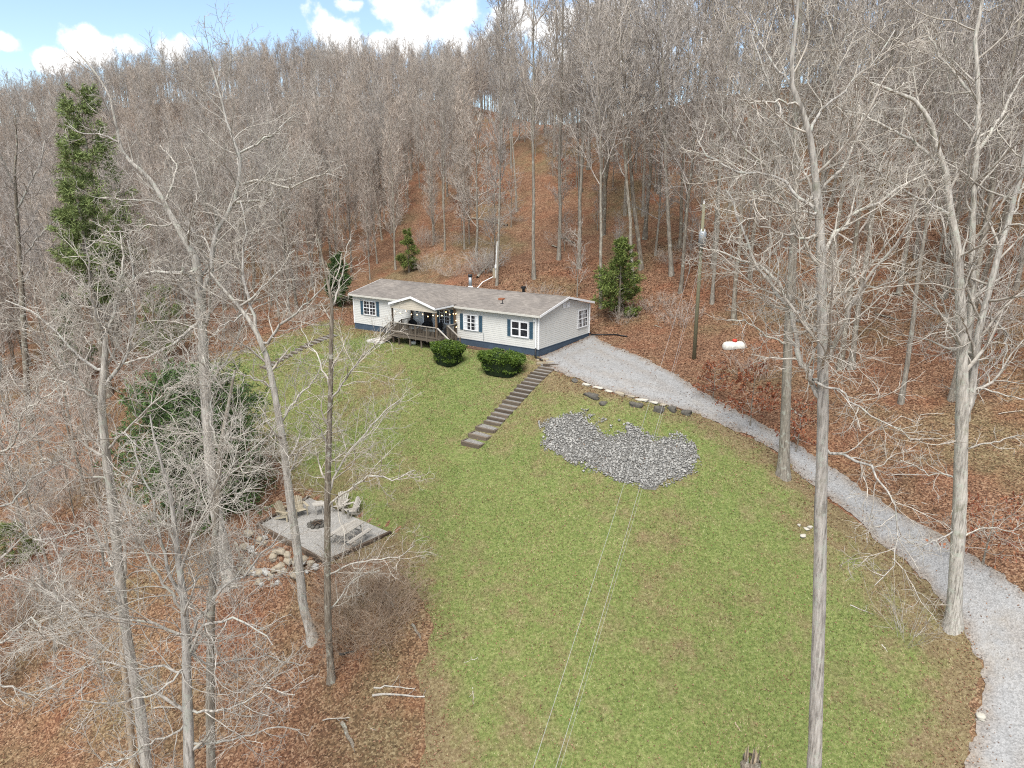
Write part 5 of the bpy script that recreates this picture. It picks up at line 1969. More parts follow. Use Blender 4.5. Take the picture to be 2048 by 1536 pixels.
def ok_place(x, y):
    X = np.array([x]); Y = np.array([y])
    u, v = local_xy(X, Y)
    if -4 < u[0] < HL + 5 and -8 < v[0] < HW + 4.5: return False
    if sd_lawn(X, Y)[0] > -1.5 or sd_drive(X, Y)[0] > -2.0 or sd_patio(X, Y)[0] > -3: return False
    return True


def right_wood(x, y):
    if x < -4 + (y - 70) * -.25: return None
    if y < 36 and x < 28: return None
    if y > 90 and x < 55 and rw.uniform() < .12: return None
    if y > 119 - .2 * max(0, x - 30): return None
    if not ok_place(x, y): return None
    q = rw.uniform()
    if q < .50: return ('tall%d' % rw.integers(4), rw.uniform(18, 26))
    if q < .66: return ('dark%d' % rw.integers(2), rw.uniform(17, 25))
    return ('mid%d' % rw.integers(3), rw.uniform(8, 14))


def under(x, y):
    if (x < 2 and y < 85) or not ok_place(x, y): return None
    if y > 88: return ('mid%d' % rw.integers(3), rw.uniform(5, 9)) if rw.uniform() < .6 else None
    return ('sapling%d' % rw.integers(3), rw.uniform(3.5, 8))


def left_wood(x, y):
    if x > -4 + (y - 70) * -.05 and y < 150: return None
    if y < 82 and x > -22: return None
    if y < 70: return None
    if not ok_place(x, y): return None
    q = rw.uniform()
    if y > 175: return None if q < .3 else ((('tall%d' % rw.integers(4)) if q < .7 else 'dark%d' % rw.integers(2), rw.uniform(12.5, 17.5)) if q < .85 else ('young%d' % rw.integers(3), rw.uniform(9, 13)))
    if q < .72: return ('young%d' % rw.integers(3), rw.uniform(10, 17))
    if q < .86: return ('mid%d' % rw.integers(3), rw.uniform(10, 15))
    return ('tall%d' % rw.integers(4), rw.uniform(15, 20))


def near_left(x, y):
    if x > -19 or not ok_place(x, y): return None
    q = rw.uniform()
    if q < .35: return ('mid%d' % rw.integers(3), rw.uniform(7, 12))
    if q < .55: return ('young%d' % rw.integers(3), rw.uniform(8, 13))
    return ('sapling%d' % rw.integers(3), rw.uniform(3, 6))


fill(0, 108, 34, 128, 4.6, right_wood)
fill(-12, 80, 38, 121, 3.6, under)
fill(-165, 14, 70, 218, 3.4, left_wood)
fill(-70, -18, 30, 74, 4.2, near_left)
good = []
for (x, y, kd, h) in cand:
    z = G(x, y)
    a, b, d = project(np.array([[x, y, z], [x, y, z + h]]))
    if d[0] < 25: continue
    if a.max() < -120 or a.min() > 2170 or b[1] > 1536 or b[0] < -60: continue
    if min(math.hypot(x - q[0], y - q[1]) for q in hand_xy) < 2.2: continue
    if 1330 < a[0] < 1510 and b[0] > 615: continue
    if 1250 < a[0] < 1880 and b[0] > 540 and rw.uniform() < .6: continue
    # leave the open slope above the roof rather clear of young stems, as it is
    if 820 < a[0] < 1260 and 380 < b[0] < 600 and kd[0] in 'smy' and rw.uniform() < .35: continue
    if y > 72 and a[0] < 985:
        ys_ = float(np.interp(a[0], [0, 100, 200, 400, 600, 800, 930, 985], [165, 142, 122, 88, 72, 95, 95, 40])) + rw.uniform(-12, 30)
        if b[1] < ys_: h *= max(.3, (b[0] - ys_) / (b[0] - b[1]))
    good.append((d[0], x, y, z, kd, h))
good.sort(key=lambda t: t[0] / t[5])
WORDS = {'t': ('forest_tree', 'tall bare grey forest tree', 'tall bare trees on the hillside'),
         'd': ('forest_tree', 'tall bare dark barked tree', 'dark barked trees on the hillside'),
         'm': ('understory_tree', 'spreading bare middle sized tree', 'middle sized bare trees on the hillside'),
         'y': ('young_tree', 'slim upright bare young tree', 'young trees in the hillside thicket'),
         's': ('sapling', 'thin bare twiggy sapling', 'thin saplings on the hillside')}
NIND = 285


def zone_of(x, y, z):
    px, py, _ = project(np.array([x, y, z]))
    if x < -4 - .1 * (y - 70):
        if y > 150: return 'on the far ridge'
        if px < 260: return 'around and behind the tall pine'
        return 'beyond the lawn and small cedar'
    if py < 300: return 'near the hill crest'
    if px > 1950: return 'uphill of the forked tree'
    if px > 1640: return 'between the lawn trunk and the forked tree'
    if px > 1420: return 'uphill of the propane tank'
    if px > 1250: return 'between the bright cedar and the power pole'
    return 'above the house roof'


for k, (d, x, y, z, kd, h) in enumerate(good[:NIND]):
    nm, lab, grp = WORDS[kd[0]]
    zone = zone_of(x, y, z)
    lab = lab + ' ' + zone; grp = grp + ' ' + zone
    plant(kd, (x, y, z), h, rw.uniform(0, 6.28), lab, grp, nm, 'tree', rw.uniform(.85, 1.2), (rw.normal(0, .04), rw.normal(0, .04)))
rest = good[NIND:]


def far_wood(items):
    kinds = sorted(KINDS)
    P = np.array([(x, y, z - .15) for (_, x, y, z, _, _) in items])
    me = bpy.data.meshes.new('distant_woods')
    me.from_pydata([tuple(p) for p in P], [], [])
    H0 = {'t': 24, 'd': 23, 'm': 13, 'y': 14, 's': 6}
    a = me.attributes.new('kind', 'INT', 'POINT'); a.data.foreach_set('value', np.array([kinds.index(t[4]) for t in items], dtype=np.int32))
    a = me.attributes.new('size', 'FLOAT', 'POINT'); a.data.foreach_set('value', np.array([t[5] / H0[t[4][0]] for t in items], dtype=np.float32))
    a = me.attributes.new('turn', 'FLOAT', 'POINT'); a.data.foreach_set('value', rw.uniform(0, 6.28, len(items)).astype(np.float32))
    o = link('distant_woods', me)
    tag(o, 'dense bare winter woods covering the far hillside and ridge', 'woods', None, 'stuff')
    # one planted tree of every kind lends its trunk and crown
    src = {}
    for ob in COL.objects:
        if ob.type == 'MESH' and ob.parent is not None:
            for kn in kinds:
                for j in (0, 1):
                    if ob.data == KINDS[kn][j] and (kn, j) not in src:
                        src[(kn, j)] = ob
    ng = bpy.data.node_groups.new('woods', 'GeometryNodeTree')
    ng.interface.new_socket('Geometry', in_out='INPUT', socket_type='NodeSocketGeometry')
    ng.interface.new_socket('Geometry', in_out='OUTPUT', socket_type='NodeSocketGeometry')
    N, L = ng.nodes, ng.links
    gi = N.new('NodeGroupInput'); go = N.new('NodeGroupOutput')
    ka = N.new('GeometryNodeInputNamedAttribute'); ka.data_type = 'INT'; ka.inputs['Name'].default_value = 'kind'
    sa = N.new('GeometryNodeInputNamedAttribute'); sa.data_type = 'FLOAT'; sa.inputs['Name'].default_value = 'size'
    ta = N.new('GeometryNodeInputNamedAttribute'); ta.data_type = 'FLOAT'; ta.inputs['Name'].default_value = 'turn'
    cx = N.new('ShaderNodeCombineXYZ'); L.new(ta.outputs['Attribute'], cx.inputs['Z'])
    jn = N.new('GeometryNodeJoinGeometry')
    mp = N.new('GeometryNodeMeshToPoints'); L.new(gi.outputs[0], mp.inputs['Mesh'])
    for i, kn in enumerate(kinds):
        if not any(t[4] == kn for t in items): continue
        cmp_ = N.new('FunctionNodeCompare'); cmp_.data_type = 'INT'; cmp_.operation = 'EQUAL'
        L.new(ka.outputs['Attribute'], cmp_.inputs[2]); cmp_.inputs[3].default_value = i
        for j in (0, 1):
            if (kn, j) not in src: continue
            oi = N.new('GeometryNodeObjectInfo'); oi.transform_space = 'ORIGINAL'
            oi.inputs['Object'].default_value = src[(kn, j)]
            oi.inputs['As Instance'].default_value = True
            ip = N.new('GeometryNodeInstanceOnPoints')
            L.new(mp.outputs[0], ip.inputs['Points']); L.new(cmp_.outputs[0], ip.inputs['Selection'])
            L.new(oi.outputs['Geometry'], ip.inputs['Instance'])
            L.new(cx.outputs[0], ip.inputs['Rotation']); L.new(sa.outputs['Attribute'], ip.inputs['Scale'])
            L.new(ip.outputs[0], jn.inputs[0])
    L.new(jn.outputs[0], go.inputs[0])
    md = o.modifiers.new('woods', 'NODES'); md.node_group = ng


far_wood(rest)
print('woods', len(good), 'rest', len(rest))

# ------------------------------------------------------------------ evergreens


def needle_cards(C, D, n, length, width, rng, spread=.8):
    """C centres (m,3), D directions: n pointed slivers at each centre"""
    m = len(C)
    c = np.repeat(C, n, 0); d = np.repeat(D, n, 0)
    dd = norm(d + rng.normal(0, spread, c.shape))
    s = norm(np.cross(dd, rng.normal(0, 1, c.shape)))
    ln = length * rng.uniform(.6, 1.25, (len(c), 1)); w = width * rng.uniform(.6, 1.3, (len(c), 1))
    c = c + rng.normal(0, length * .25, c.shape)
    V = np.stack([c - s * w, c + s * w, c + dd * ln], 1).reshape(-1, 3)
    T = np.arange(len(V)).reshape(-1, 3)
    return V, T


def evergreen(name, label, p, H, W, mat, seed, pine=False, first=.06, n=90, tuft=9, size=.22, dens=1.0, lean=(0, 0), top=.12, round_=False):
    rng = np.random.default_rng(seed)
    e = empty(name, (p[0], p[1], p[2] - .1))
    e.rotation_euler = (lean[0], lean[1], 0)
    tag(e, label, 'tree')
    K = 12
    z = np.linspace(0, 1, K)
    P = np.stack([np.cumsum(rng.normal(0, .012, K)) * H / 6, np.cumsum(rng.normal(0, .012, K)) * H / 6, z * H], -1); P -= P[0]
    me, TP, TR = trunk_mesh('trunk', P, H * .014 * (1 - z) ** .9 + .02, 16, 8, rng, 1.4)
    link('trunk', me, 'bark_dark', e)
    t = np.sort(rng.uniform(first, .985, n))
    az = rng.uniform(0, 6.28, n)
    if pine:
        prof = np.clip(np.minimum((t - first) / .2 + .45, 1) * (1 - t) ** .75 * 1.25 + top, 0, 1)
    else:
        prof = np.sqrt(np.clip(1 - (np.clip(t - .22, 0, 1) / .80) ** 2, 0.01, 1)) * np.minimum(1, .72 + (t - first) * 2) if round_ else np.clip((1 - t) ** .8 * 1.05 + .07, 0, 1) * np.minimum(1, .55 + (t - first) * 4)
    L = W / 2 * prof * rng.uniform(.6, 1.15, n)
    base = np.stack([np.interp(t, z, P[:, 0]), np.interp(t, z, P[:, 1]), t * H], -1)
    el = rng.uniform(.05, .45, n) if pine else rng.uniform(.15, .75, n)
    d = np.stack([np.cos(az) * np.cos(el), np.sin(az) * np.cos(el), np.sin(el)], -1)
    KB = 7
    B = np.empty((n, KB, 3)); B[:, 0] = base; q = base
    for k in range(1, KB):
        d = norm(d + rng.normal(0, .10, d.shape) + np.array([0, 0, .05 if pine else .04]))
        q = q + d * (L / (KB - 1))[:, None]; B[:, k] = q
    BR = np.maximum(.012, (.012 + L * .010)[:, None] * np.linspace(1, .3, KB)[None])
    S, SR = spawn(B, BR, rng, 7 if pine else 9, .25, 1, (30, 65), (.25, .5), 4, .14, .05, .6, .008, .005, lmin=.12)
    V, Q = join_tubes([(B, BR, 4), (S, SR, 3)])
    link('branches', np_mesh('branches', V, Q), 'bark_dark', e)
    if pine:
        C = np.concatenate([S[:, 1:].reshape(-1, 3), B[:, 4:].reshape(-1, 3)]); D = np.concatenate([np.repeat(norm(S[:, -1] - S[:, 0]), 3, 0), np.repeat(norm(B[:, -1] - B[:, 0]), 3, 0)])
    else:
        C = np.concatenate([S.reshape(-1, 3), B[:, 2:].reshape(-1, 3)]); D = np.concatenate([np.repeat(norm(S[:, -1] - S[:, 0]), 4, 0), np.repeat(norm(B[:, -1] - B[:, 0]), 5, 0)])
    keep = rng.uniform(0, 1, len(C)) < dens
    V, T = needle_cards(C[keep], D[keep], tuft, size, size * (.085 if pine else .13), rng, .75)
    link('foliage', np_mesh('foliage', V, None, T), mat, e)
    return e


evergreen('cedar_tree', 'broad dark green cedar growing at the lawn edge above the terrace', hit(412, 1035), 8.8, 9.6, 'needle_cedar_dark', 1, first=.02, n=220, tuft=7, size=.26, round_=True)
evergreen('cedar_tree', 'bright green cedar on the slope beside the driveway end of the house', hit(1238, 638), 6.9, 5.6, 'needle_cedar_bright', 2, first=.05, n=62, tuft=8, size=.26)
evergreen('cedar_tree', 'dark conical cedar beyond the far corner of the house', hit(682, 612), 5.6, 3.9, 'needle_cedar', 3, first=.03, n=60, tuft=8, size=.26)
p = hit(235, 690)
evergreen('pine_tree', 'tall pine with rounded green top rising above the grey woods', (p[0], p[1], p[2]), 25.0, 7.5, 'needle_pine', 4, True, .22, 110, 8, .46, .75, top=.30)
p = atY(138, 275, 61); p[2] = G(p[0], p[1])
evergreen('pine_tree', 'shorter bright pine leaning out beside the tall pine', (p[0], p[1], p[2]), 22.5, 5.5, 'needle_pine', 5, True, .35, 75, 10, .42, top=.2)
p = hit(335, 735)
evergreen('pine_tree', 'small loose green pine in the thicket beside the lawn edge', (p[0], p[1], p[2]), 7.5, 5.0, 'needle_pine', 6, True, .15, 40, 7, .32)
evergreen('pine_tree', 'small bright green pine on the slope behind the roof', hit(818, 545), 5.0, 2.4, 'needle_cedar_bright', 7, True, .1, 34, 8, .3)
evergreen('pine_tree', 'low green pine bough cluster in the leaf litter at the woods edge', hit(30, 1125), 2.7, 3.4, 'needle_pine', 8, True, .1, 34, 8, .2)
p = hit(160, 780)
evergreen('cedar_tree', 'thin straggly cedar behind the leaning tree in the woods', (p[0], p[1], p[2]), 9, 6.0, 'needle_cedar', 9, False, .1, 55, 5, .28, .7)

# ------------------------------------------------------------------ clipped hedges


def hedge(label, px, py, size, rz, seed):
    rng = np.random.default_rng(seed)
    p = hit(px, py)
    e = empty('boxwood_shrub', (p[0], p[1], p[2] - .05), rz)
    tag(e, label, 'shrub')
    sx, sy, sz = size

    def surf(n):
        v = norm(rng.normal(0, 1, (n, 3)))
        v[:, 2] = np.abs(v[:, 2]) * 1.0 - .25 * (rng.uniform(0, 1, n) < .4)
        s = np.sign(v) * np.abs(v) ** .55
        lump = 1 + .07 * np.sin(v[:, 0] * 5 + seed) * np.sin(v[:, 1] * 6) + .05 * np.sin(v[:, 2] * 9 + v[:, 0] * 7) + rng.normal(0, .03, n)
        s = s * lump[:, None]
        taper = .80 + .20 * smooth01(s[:, 2] / .7)
        return np.stack([s[:, 0] * sx / 2 * taper, s[:, 1] * sy / 2 * taper, sz * .42 + s[:, 2] * sz * .53], -1), v
    C, D = surf(9000)
    C[:, 2] = np.maximum(C[:, 2], .02)
    inner = rng.uniform(.86, 1.0, (len(C), 1))
    C = np.array([0, 0, sz * .42]) + (C - np.array([0, 0, sz * .42])) * inner
    V, T = needle_cards(C, D, 2, .10, .035, rng, .9)
    link('foliage', np_mesh('foliage', V, None, T), 'boxwood', e)
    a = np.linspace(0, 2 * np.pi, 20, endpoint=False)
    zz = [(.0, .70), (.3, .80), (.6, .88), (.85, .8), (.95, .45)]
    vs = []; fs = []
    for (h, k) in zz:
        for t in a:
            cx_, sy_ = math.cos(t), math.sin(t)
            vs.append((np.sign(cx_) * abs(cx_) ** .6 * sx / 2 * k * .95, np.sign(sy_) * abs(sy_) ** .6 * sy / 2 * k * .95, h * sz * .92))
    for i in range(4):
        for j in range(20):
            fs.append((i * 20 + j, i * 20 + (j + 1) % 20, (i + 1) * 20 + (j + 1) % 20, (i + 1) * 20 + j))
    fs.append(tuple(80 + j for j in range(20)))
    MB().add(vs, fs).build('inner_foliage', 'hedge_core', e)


hedge('rounded clipped boxwood shrub nearer the porch deck', 896, 727, (2.6, 1.9, 1.75), -YAW - .1, 1)
hedge('longer clipped boxwood shrub nearer the garden steps', 1003, 748, (3.6, 1.9, 1.75), -YAW + .05, 2)

# ------------------------------------------------------------------ brambles, brush, logs


def thicket(name, label, p, W, H, n, mat, seed, cat='shrub', arch=.35, tw=.007, group=None):
    rng = np.random.default_rng(seed)
    e = empty(name, tuple(p))
    tag(e, label, cat, group)
    r = W / 2 * np.sqrt(rng.uniform(0, 1, n)) * .7; a = rng.uniform(0, 6.28, n)
    base = np.stack([r * np.cos(a), r * np.sin(a), np.zeros(n)], -1)
    base[:, 2] = ground(base[:, 0] + p[0], base[:, 1] + p[1]) - p[2] - .03
    d = norm(np.stack([np.cos(a) * .35, np.sin(a) * .35, np.ones(n)], -1) + rng.normal(0, .25, (n, 3)))
    L = H * rng.uniform(.6, 1.35, n)
    K = 8
    B = np.empty((n, K, 3)); B[:, 0] = base; q = base
    for k in range(1, K):
        d = norm(d + rng.normal(0, .10, d.shape) + np.array([0, 0, -arch * k / K * .45]))
        q = q + d * (L / (K - 1))[:, None]; B[:, k] = q
    R = np.linspace(1.5, .7, K)[None] * tw * np.ones((n, 1))
    S, SR = spawn(B, R, rng, 6, .2, 1, (30, 75), (.2, .45), 4, .18, .0, .7, tw * .8, tw * .5, lmin=.15)
    S2, SR2 = spawn(S, SR, rng, 1.7 if tw > .0065 else 2.6, .2, 1, (30, 70), (.3, .6), 3, .2, 0, .8, tw * .6, tw * .45, lmin=.1)
    V, Q = join_tubes([(B, R, 4)])
    link('stems', np_mesh('stems', V, Q), mat, e)
    V, Q = join_tubes([(S, SR, 3), (S2, SR2, 3)])
    tag(link('twigs', np_mesh('twigs', V, Q), mat, e), kind='stuff')
    return e


thicket('bramble_thicket', 'dense brown bramble thicket between the terrace and the lawn', hit(735, 1255), 4.4, 2.6, 240, 'twig_bramble', 1, tw=.006)
thicket('bramble_thicket', 'loose brown bramble growth at the foot of the slim dark tree', hit(690, 1200), 2.6, 1.8, 70, 'twig_bramble', 2)
thicket('bare_shrub', 'bare upright multi stemmed shrub on the worn grass by the drive', hit(1812, 1275), 1.5, 2.6, 16, 'twig_pale', 3, arch=.1)
for k, (px, py, w, h, n, lab) in enumerate([(300, 760, 5, 2.0, 60, 'tan brushy growth along the woods edge beside the lawn'), (600, 640, 4.5, 1.2, 70, 'low tan brush on the slope beyond the lawn steps'), (1360, 640, 5, 1.2, 60, 'reddish brush on the slope by the power pole'),
                                             (80, 1230, 5, 2.0, 60, 'brown brush on the leaf litter below the low pine'), (150, 1000, 5, 2.2, 60, 'grey brown brush under the leaning tree'), (860, 540, 4, 1.5, 50, 'twiggy brown brush just behind the roof ridge'),
                                             (1250, 640, 3, 1.2, 30, 'twiggy brush around the foot of the bright cedar'), (1900, 700, 5, 2.2, 50, 'grey twiggy brush on the slope behind the forked tree'), (1500, 745, 4, 1.2, 40, 'reddish brown brush on the bank below the propane tank'),
                                             (480, 655, 6, 1.6, 70, 'rusty tan brush at the top of the lawn near the lower steps')]):
    thicket('brush', lab, hit(px, py), w, h, n, 'twig_brown', 20 + k, tw=.009)

rb = np.random.default_rng(55)
protos = [[o for o in COL.objects if o.get('label') == l][0] for l in ('reddish brush on the slope by the power pole', 'twiggy brown brush just behind the roof ridge', 'grey twiggy brush on the slope behind the forked tree')]
nb_ = 0
for _ in range(900):
    x, y = rb.uniform(-75, 70), rb.uniform(30, 112)
    if not ok_place(x, y) and not (local_xy(np.array([x]), np.array([y]))[1][0] > HW + 2.2 and sd_drive(np.array([x]), np.array([y]))[0] < -1): continue
    z = G(x, y)
    px, py, d = project(np.array([x, y, z]))
    if not (0 < px < 2048 and 0 < py < 1500) or d < 30: continue
    if x < -15 and y < 34: continue
    if 1340 < px < 1520 and 655 < py < 860: continue
    c = copy_tree(protos[nb_ % 3])
    s_c = rb.uniform(.45, .95)
    c.location = (x, y, z - .05); c.rotation_euler = (0, 0, rb.uniform(0, 6.28)); c.scale = (s_c, s_c, s_c * rb.uniform(.7, 1.2))
    zn = zone_of(x, y, z)
    c['label'] = ['thin reddish', 'twiggy brown', 'taller grey'][nb_ % 3] + ' brush clump ' + zn
    c['group'] = 'brush clumps ' + zn + ' kind %s' % 'abc'[nb_ % 3]
    nb_ += 1
    if nb_ >= 110: break


def log(label, a, b, r, mat='bark_dark', seed=0, name='fallen_log', cat='log'):
    rng = np.random.default_rng(seed)
    A = np.array(a, float); B = np.array(b, float)
    e = empty(name, tuple(A)); tag(e, label, cat)
    n = 7
    P = np.array([(B - A) * t for t in np.linspace(0, 1, n)])
    for i in range(n):
        P[i, 2] = G(A[0] + P[i, 0], A[1] + P[i, 1]) - A[2] + r * .6
    P[1:-1] += rng.normal(0, 1, (n - 2, 3)) * np.array([1, 1, .3]) * min(.03 * float(np.linalg.norm(B - A)), .12)
    me, TP, TR = trunk_mesh('stem', P, np.linspace(r, r * .55, n), 12, 8, rng, 1.0, .1)
    link('stem', me, mat, e)
    S, SR = spawn(TP[None], TR[None], rng, 5, .3, 1, (30, 60), (.15, .35), 5, .2, .05, .4, .012, .008)
    V, Q = join_tubes([(S, SR, 4)])
    tag(link('broken_branches', np_mesh('broken_branches', V, Q), mat, e), kind='stuff')
    return e


log('pale fallen branch lying on leaves at the lawn edge', hit(745, 1392), hit(850, 1398), .05, 'twig_pale', 1, 'fallen_branch', 'branch')
log('second pale fallen branch just above its twin at the lawn edge', hit(748, 1378), hit(830, 1378), .035, 'twig_pale', 2, 'fallen_branch', 'branch')
log('charred dark branch on the leaves beside the slim dark tree', hit(680, 1312), hit(712, 1306), .06, 'stone_dark', 3, 'fallen_branch', 'branch')
log('straight bare stick on the worn grass beside the upright shrub', hit(1700, 1212), hit(1746, 1233), .025, 'twig_pale', 4, 'fallen_stick', 'stick')
log('short stick on the worn grass below the upright shrub', hit(1763, 1292), hit(1775, 1306), .025, 'twig_pale', 5, 'fallen_stick', 'stick')
log('thin pale stick lying across the open lawn', hit(945, 1378), hit(947, 1412), .022, 'twig_pale', 6, 'fallen_stick', 'stick')
log('forked pale twig on the open lawn', hit(928, 1330), hit(955, 1318), .015, 'twig_pale', 7, 'fallen_stick', 'stick')
log('short split stick on the lawn near the stump', hit(1470, 1450), hit(1480, 1466), .03, 'deadwood', 8, 'fallen_stick', 'stick')
log('dark fallen log across the russet slope behind the house', hit(935, 436), hit(1015, 452), .17, 'bark_dark', 9)
log('long log leaning out of the brush pile behind the house', hit(955, 557), hit(1000, 505), .16, 'bark_grey', 10)
log('dark fallen log higher on the russet slope', hit(1118, 476), hit(1150, 488), .13, 'bark_dark', 11)
p = hit(975, 540)
thicket('brush_pile', 'heap of grey brush and roots on the slope behind the house', p, 4.0, 2.4, 90, 'twig_grey', 41, 'brush pile', .5, .014)

rb = np.random.default_rng(56)
sticks = [o for o in COL.objects if o.get('label') in ('straight bare stick on the worn grass beside the upright shrub', 'pale fallen branch lying on leaves at the lawn edge', 'dark fallen log higher on the russet slope')]
nb_ = 0
for _ in range(600):
    px, py = rb.uniform(20, 2030), rb.uniform(480, 1480)
    p = hit(px, py)
    X_, Y_ = p[:1], p[1:2]
    u, v = local_xy(X_, Y_)
    if sd_lawn(X_, Y_)[0] > -.5 or sd_drive(X_, Y_)[0] > -.8 or sd_patio(X_, Y_)[0] > -.8 or (-2 < u[0] < HL + 2 and -2 < v[0] < HW + 2): continue
    c = copy_tree(sticks[nb_ % 3])
    c.location = (p[0], p[1], p[2] + .03); sc_ = rb.uniform(.5, 1.1); c.scale = (sc_ * .8, sc_ * .8, sc_ * .5)
    g1 = G(p[0] + .5, p[1]) - p[2]; g2 = G(p[0], p[1] + .5) - p[2]
    c.rotation_euler = (math.atan2(g2, .5), -math.atan2(g1, .5), 0)
    zn = 'on the leaf litter ' + zone_of(*p)
    kd_ = {'fallen_log': 'short dark fallen log ', 'fallen_stick': 'thin bare stick ', 'fallen_branch': 'pale fallen branch '}[c.name.split('.')[0]]
    c['label'] = kd_ + zn; c['group'] = kd_ + zn
    nb_ += 1
    if nb_ >= 60: break

# stump at the foot of the lawn
p = hit(1500, 1532)
st = empty('tree_stump', (p[0], p[1], p[2] - .05), .5)
tag(st, 'splintered weathered stump in the grass near the tall straight trunk', 'stump')
rs = np.random.default_rng(4)
me, _, _ = trunk_mesh('stump', [(0, 0, -.2), (0, 0, .15), (.02, 0, .35)], [.34, .30, .26], 8, 14, rs, 1.3, .12)
link('stump', me, 'bark_dark', st)
for k in range(16):
    a = rs.uniform(0, 6.28); r = rs.uniform(.05, .26)
    MB().tube([(r * math.cos(a), r * math.sin(a), .2), (r * math.cos(a) * 1.1, r * math.sin(a) * 1.1, rs.uniform(.45, .85))], [.05, .008], 5).build('splinter', 'deadwood' if k % 3 else 'bark_dark', st)
p = hit(1905, 1262)

# ------------------------------------------------------------------ leaf-holding saplings along the drive
def leafy(label, p, H, seed, leaves=500, spread=1.0, name='beech_sapling'):
    rng = np.random.default_rng(seed)
    e = empty(name, (p[0], p[1], p[2] - .05), seed)
    tag(e, label, 'sapling')
    z = np.linspace(0, 1, 8)
    P = np.stack([np.cumsum(rng.normal(0, .03, 8)) * H / 3, np.cumsum(rng.normal(0, .03, 8)) * H / 3, z * H], -1); P -= P[0]
    me, TP, TR = trunk_mesh('trunk', P, .012 * H * (1 - z) + .008, 10, 6, rng, 1.2)
    link('trunk', me, 'bark_grey', e)
    A, AR = spawn(TP[None], TR[None], rng, 16, .2, 1, (55, 85), (.3, .5), 6, .12, .02, .5, .008, .005, absl=(H * .35 * spread, H * .6 * spread))
    B, BR = spawn(A, AR, rng, 6, .2, 1, (30, 65), (.25, .5), 4, .15, .0, .6, .006, .004)
    V, Q = join_tubes([(A, AR, 4), (B, BR, 3)])
    link('crown', np_mesh('crown', V, Q), 'twig_grey', e)
    C = np.concatenate([B[:, 1:].reshape(-1, 3), A[:, 3:].reshape(-1, 3)])
    C = C[rng.integers(0, len(C), leaves)] + rng.normal(0, .05, (leaves, 3))
    V, T = leaf_quads(C, rng, .095, droop=True)
    link('leaves', np_mesh('leaves', V, T), 'leaf_russet', e)


def leaf_quads(C, rng, size, droop=False, nrm=None):
    n = len(C)
    if droop:
        d = norm(rng.normal(0, .6, (n, 3)) + np.array([0, 0, -.8])); s = norm(np.cross(d, rng.normal(0, 1, (n, 3))))
    else:
        a = rng.uniform(0, 6.28, n)
        d = np.stack([np.cos(a), np.sin(a), rng.normal(0, .35, n)], -1); d = norm(d)
        s = norm(np.cross(d, np.array([0, 0, 1.]) + rng.normal(0, .45, (n, 3))))
    l = size * rng.uniform(.6, 1.3, (n, 1)); w = l * rng.uniform(.35, .6, (n, 1))
    up = np.cross(d, s) * l * rng.uniform(-.3, .3, (n, 1))
    V = np.stack([C - d * l, C + s * w + up, C + d * l, C - s * w + up], 1).reshape(-1, 3)
    return V, np.arange(n * 4).reshape(n, 4)


leafy('young beech holding russet leaves over the gravel by the stout grey trunk', hit(1500, 852), 3.2, 1, 1100, 1.3)
leafy('young beech with russet leaves on the bank where the drive narrows', hit(1425, 800), 2.4, 2, 500, 1.1)
leafy('russet leaved sapling wrapped about the foot of the stout grey trunk', hit(1590, 905), 3.0, 3, 450)
leafy('russet leaved sapling close behind the forked tree', hit(1965, 1130), 3.2, 4, 450, 1.3)
leafy('russet leaved sapling uphill of the forked tree trunk', hit(1950, 800), 3.5, 5, 260)
leafy('tall russet sapling on the slope above the roof by the fallen log', hit(1000, 420), 4.0, 6, 500)
leafy('russet sapling low on the slope above the far end of the roof', hit(800, 450), 5.0, 7, 500)
leafy('russet sapling beside the thin grey trunk and brush pile', hit(925, 470), 4.0, 8, 400)
leafy('russet sapling high on the slope among pale trunks', hit(1130, 380), 4.0, 9, 400)

# ------------------------------------------------------------------ grass blades, fallen leaves
rg = np.random.default_rng(3)


def frustum_weight(X, Y, Z):
    px, py, d = project(np.stack([X, Y, Z], -1))
    return (px > -80) & (px < 2130) & (py > -80) & (py < 1620) & (d > 5), d


n = 1000000
X = rg.uniform(-34, 30, n); Y = rg.uniform(14, 70, n)
k = (sd_lawn(X, Y) + .45 * wob(X, Y) > 0) & (sd_drive(X, Y) < .02 + .12 * wob(X, Y, 2.)) & (sd_patio(X, Y) < -.02)
u, v = local_xy(X, Y)
k &= ~((np.abs(u - 21.5) < .72) & (v < -1.6) & (v > -12.4)) & ~((u > 4.2) & (u < 6.1) & (v > -2.8) & (v < -1.2)) & ~((u > 6.8) & (u < 11.8) & (v > -2.5)) & ~((u > 13.2) & (u < 16.5) & (v > -.75)) & ~((u > 19.8) & (u < 22.2) & (v > -2.2))
X, Y = X[k], Y[k]
k = seg_dist(X, Y, bed_poly) < rg.uniform(-.5, .9, len(X))
X, Y = X[k], Y[k]
Z = ground(X, Y)
ok, d = frustum_weight(X, Y, Z)
sl = sd_lawn(X, Y); sdv = sd_drive(X, Y)
dr = dryness(X, Y, sl, sdv)
ok &= rg.uniform(0, 1, len(X)) > dr * .55
X, Y, Z, d, dr = X[ok], Y[ok], Z[ok], d[ok], dr[ok]
m = len(X)
a = rg.uniform(0, 6.28, m)
lean = rg.uniform(.1, .9, m)
h = rg.uniform(.035, .085, m) * (1 + .35 * wob(X, Y, .5))
w = .009 + .00026 * d
b = rg.uniform(0, 6.28, m)
base = np.stack([X, Y, Z + .008], -1)
side = np.stack([np.cos(b), np.sin(b), np.zeros(m)], -1) * w[:, None]
tip = base + np.stack([np.cos(a) * lean * h, np.sin(a) * lean * h, h], -1)
V = np.stack([base - side, base + side, tip], 1).reshape(-1, 3)
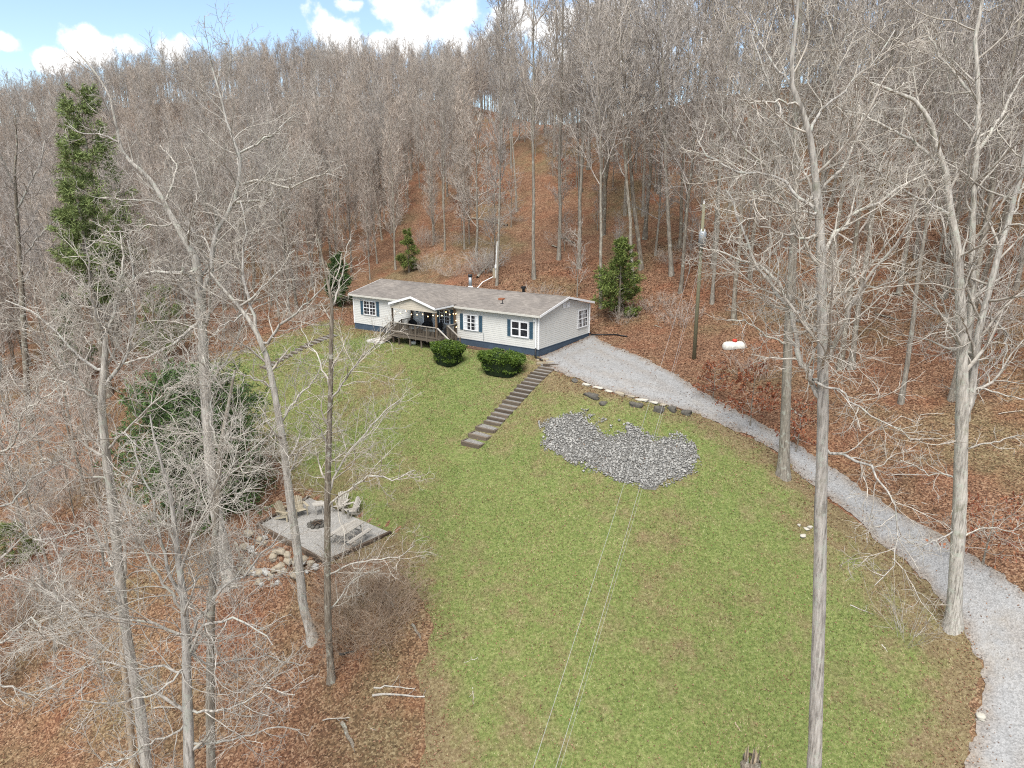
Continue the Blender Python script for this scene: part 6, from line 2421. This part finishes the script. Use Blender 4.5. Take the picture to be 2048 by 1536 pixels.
tag(link('grass', np_mesh('grass', V, None, np.arange(m * 3).reshape(-1, 3), attr={'dry': np.repeat(dr, 3)}), 'grass_blade'), 'short green and straw coloured grass covering the lawn', 'grass', None, 'stuff')
print('blades', m)


def leaf_layer(name, label, n, box, test, size, mat='leaf_brown', seed=1, lift=.03):
    r = np.random.default_rng(seed)
    X = r.uniform(box[0], box[1], n); Y = r.uniform(box[2], box[3], n)
    k = test(X, Y, r)
    X, Y = X[k], Y[k]
    Z = ground(X, Y)
    ok, d = frustum_weight(X, Y, Z)
    X, Y, Z, d = X[ok], Y[ok], Z[ok], d[ok]
    C = np.stack([X, Y, Z + lift + r.uniform(0, .03, len(X))], -1)
    V, Q = leaf_quads(C, r, 1.0)
    V = C.repeat(4, 0) + (V - C.repeat(4, 0)) * (size * (1 + .012 * d)).repeat(4)[:, None]
    tag(link(name, np_mesh(name, V, Q), mat), label, 'leaves', None, 'stuff')
    print(name, len(X))


def wood_floor(X, Y, r):
    u, v = local_xy(X, Y)
    house_ = (u > -.3) & (u < HL + .3) & (v > -.3) & (v < HW + .3)
    return (sd_lawn(X, Y) < .5 + .6 * wob(X, Y, .8)) & (sd_drive(X, Y) < .0 + .25 * wob(X, Y, 1.2)) & (sd_patio(X, Y) < -.15) & ~house_


leaf_layer('fallen_leaves', 'brown fallen leaves lying thick on the woodland floor', 215000, (-40, 46, 14, 74), wood_floor, .042, seed=1)
leaf_layer('fallen_leaves', 'brown fallen leaves scattered over the lawn', 240000, (-34, 30, 14, 66), lambda X, Y, r: (sd_lawn(X, Y) > 0) & (sd_drive(X, Y) < -.1) & (sd_patio(X, Y) < 0) & (r.uniform(0, 1, len(X)) < .14 + .8 * dryness(X, Y, sd_lawn(X, Y), sd_drive(X, Y))), .032, seed=2, lift=.045)
leaf_layer('fallen_leaves', 'brown leaves strewn on the gravel driveway', 60000, (-2, 40, 14, 62), lambda X, Y, r: (sd_drive(X, Y) > 0) & (r.uniform(0, 1, len(X)) < np.exp(-sd_drive(X, Y) / .35) + .05 + .25 * (wob(X, Y, .7) > .55)), .035, seed=3, lift=.05)
# small stones loose on the gravel
rg2 = np.random.default_rng(8)
n = 9000
X = rg2.uniform(-2, 40, n); Y = rg2.uniform(14, 62, n)
k = sd_drive(X, Y) > .05
X, Y = X[k], Y[k]
S = rg2.uniform(.02, .05, (len(X), 1)) * rg2.uniform(.7, 1.3, (len(X), 3))
C = np.stack([X, Y, ground(X, Y) + .035], -1)
ok, d = frustum_weight(X, Y, C[:, 2])
tag(link('loose_gravel', stones_mesh('loose_gravel', C[ok], S[ok], rg2), 'stone_grey'), 'loose grey gravel stones lying on the driveway', 'gravel', None, 'stuff')
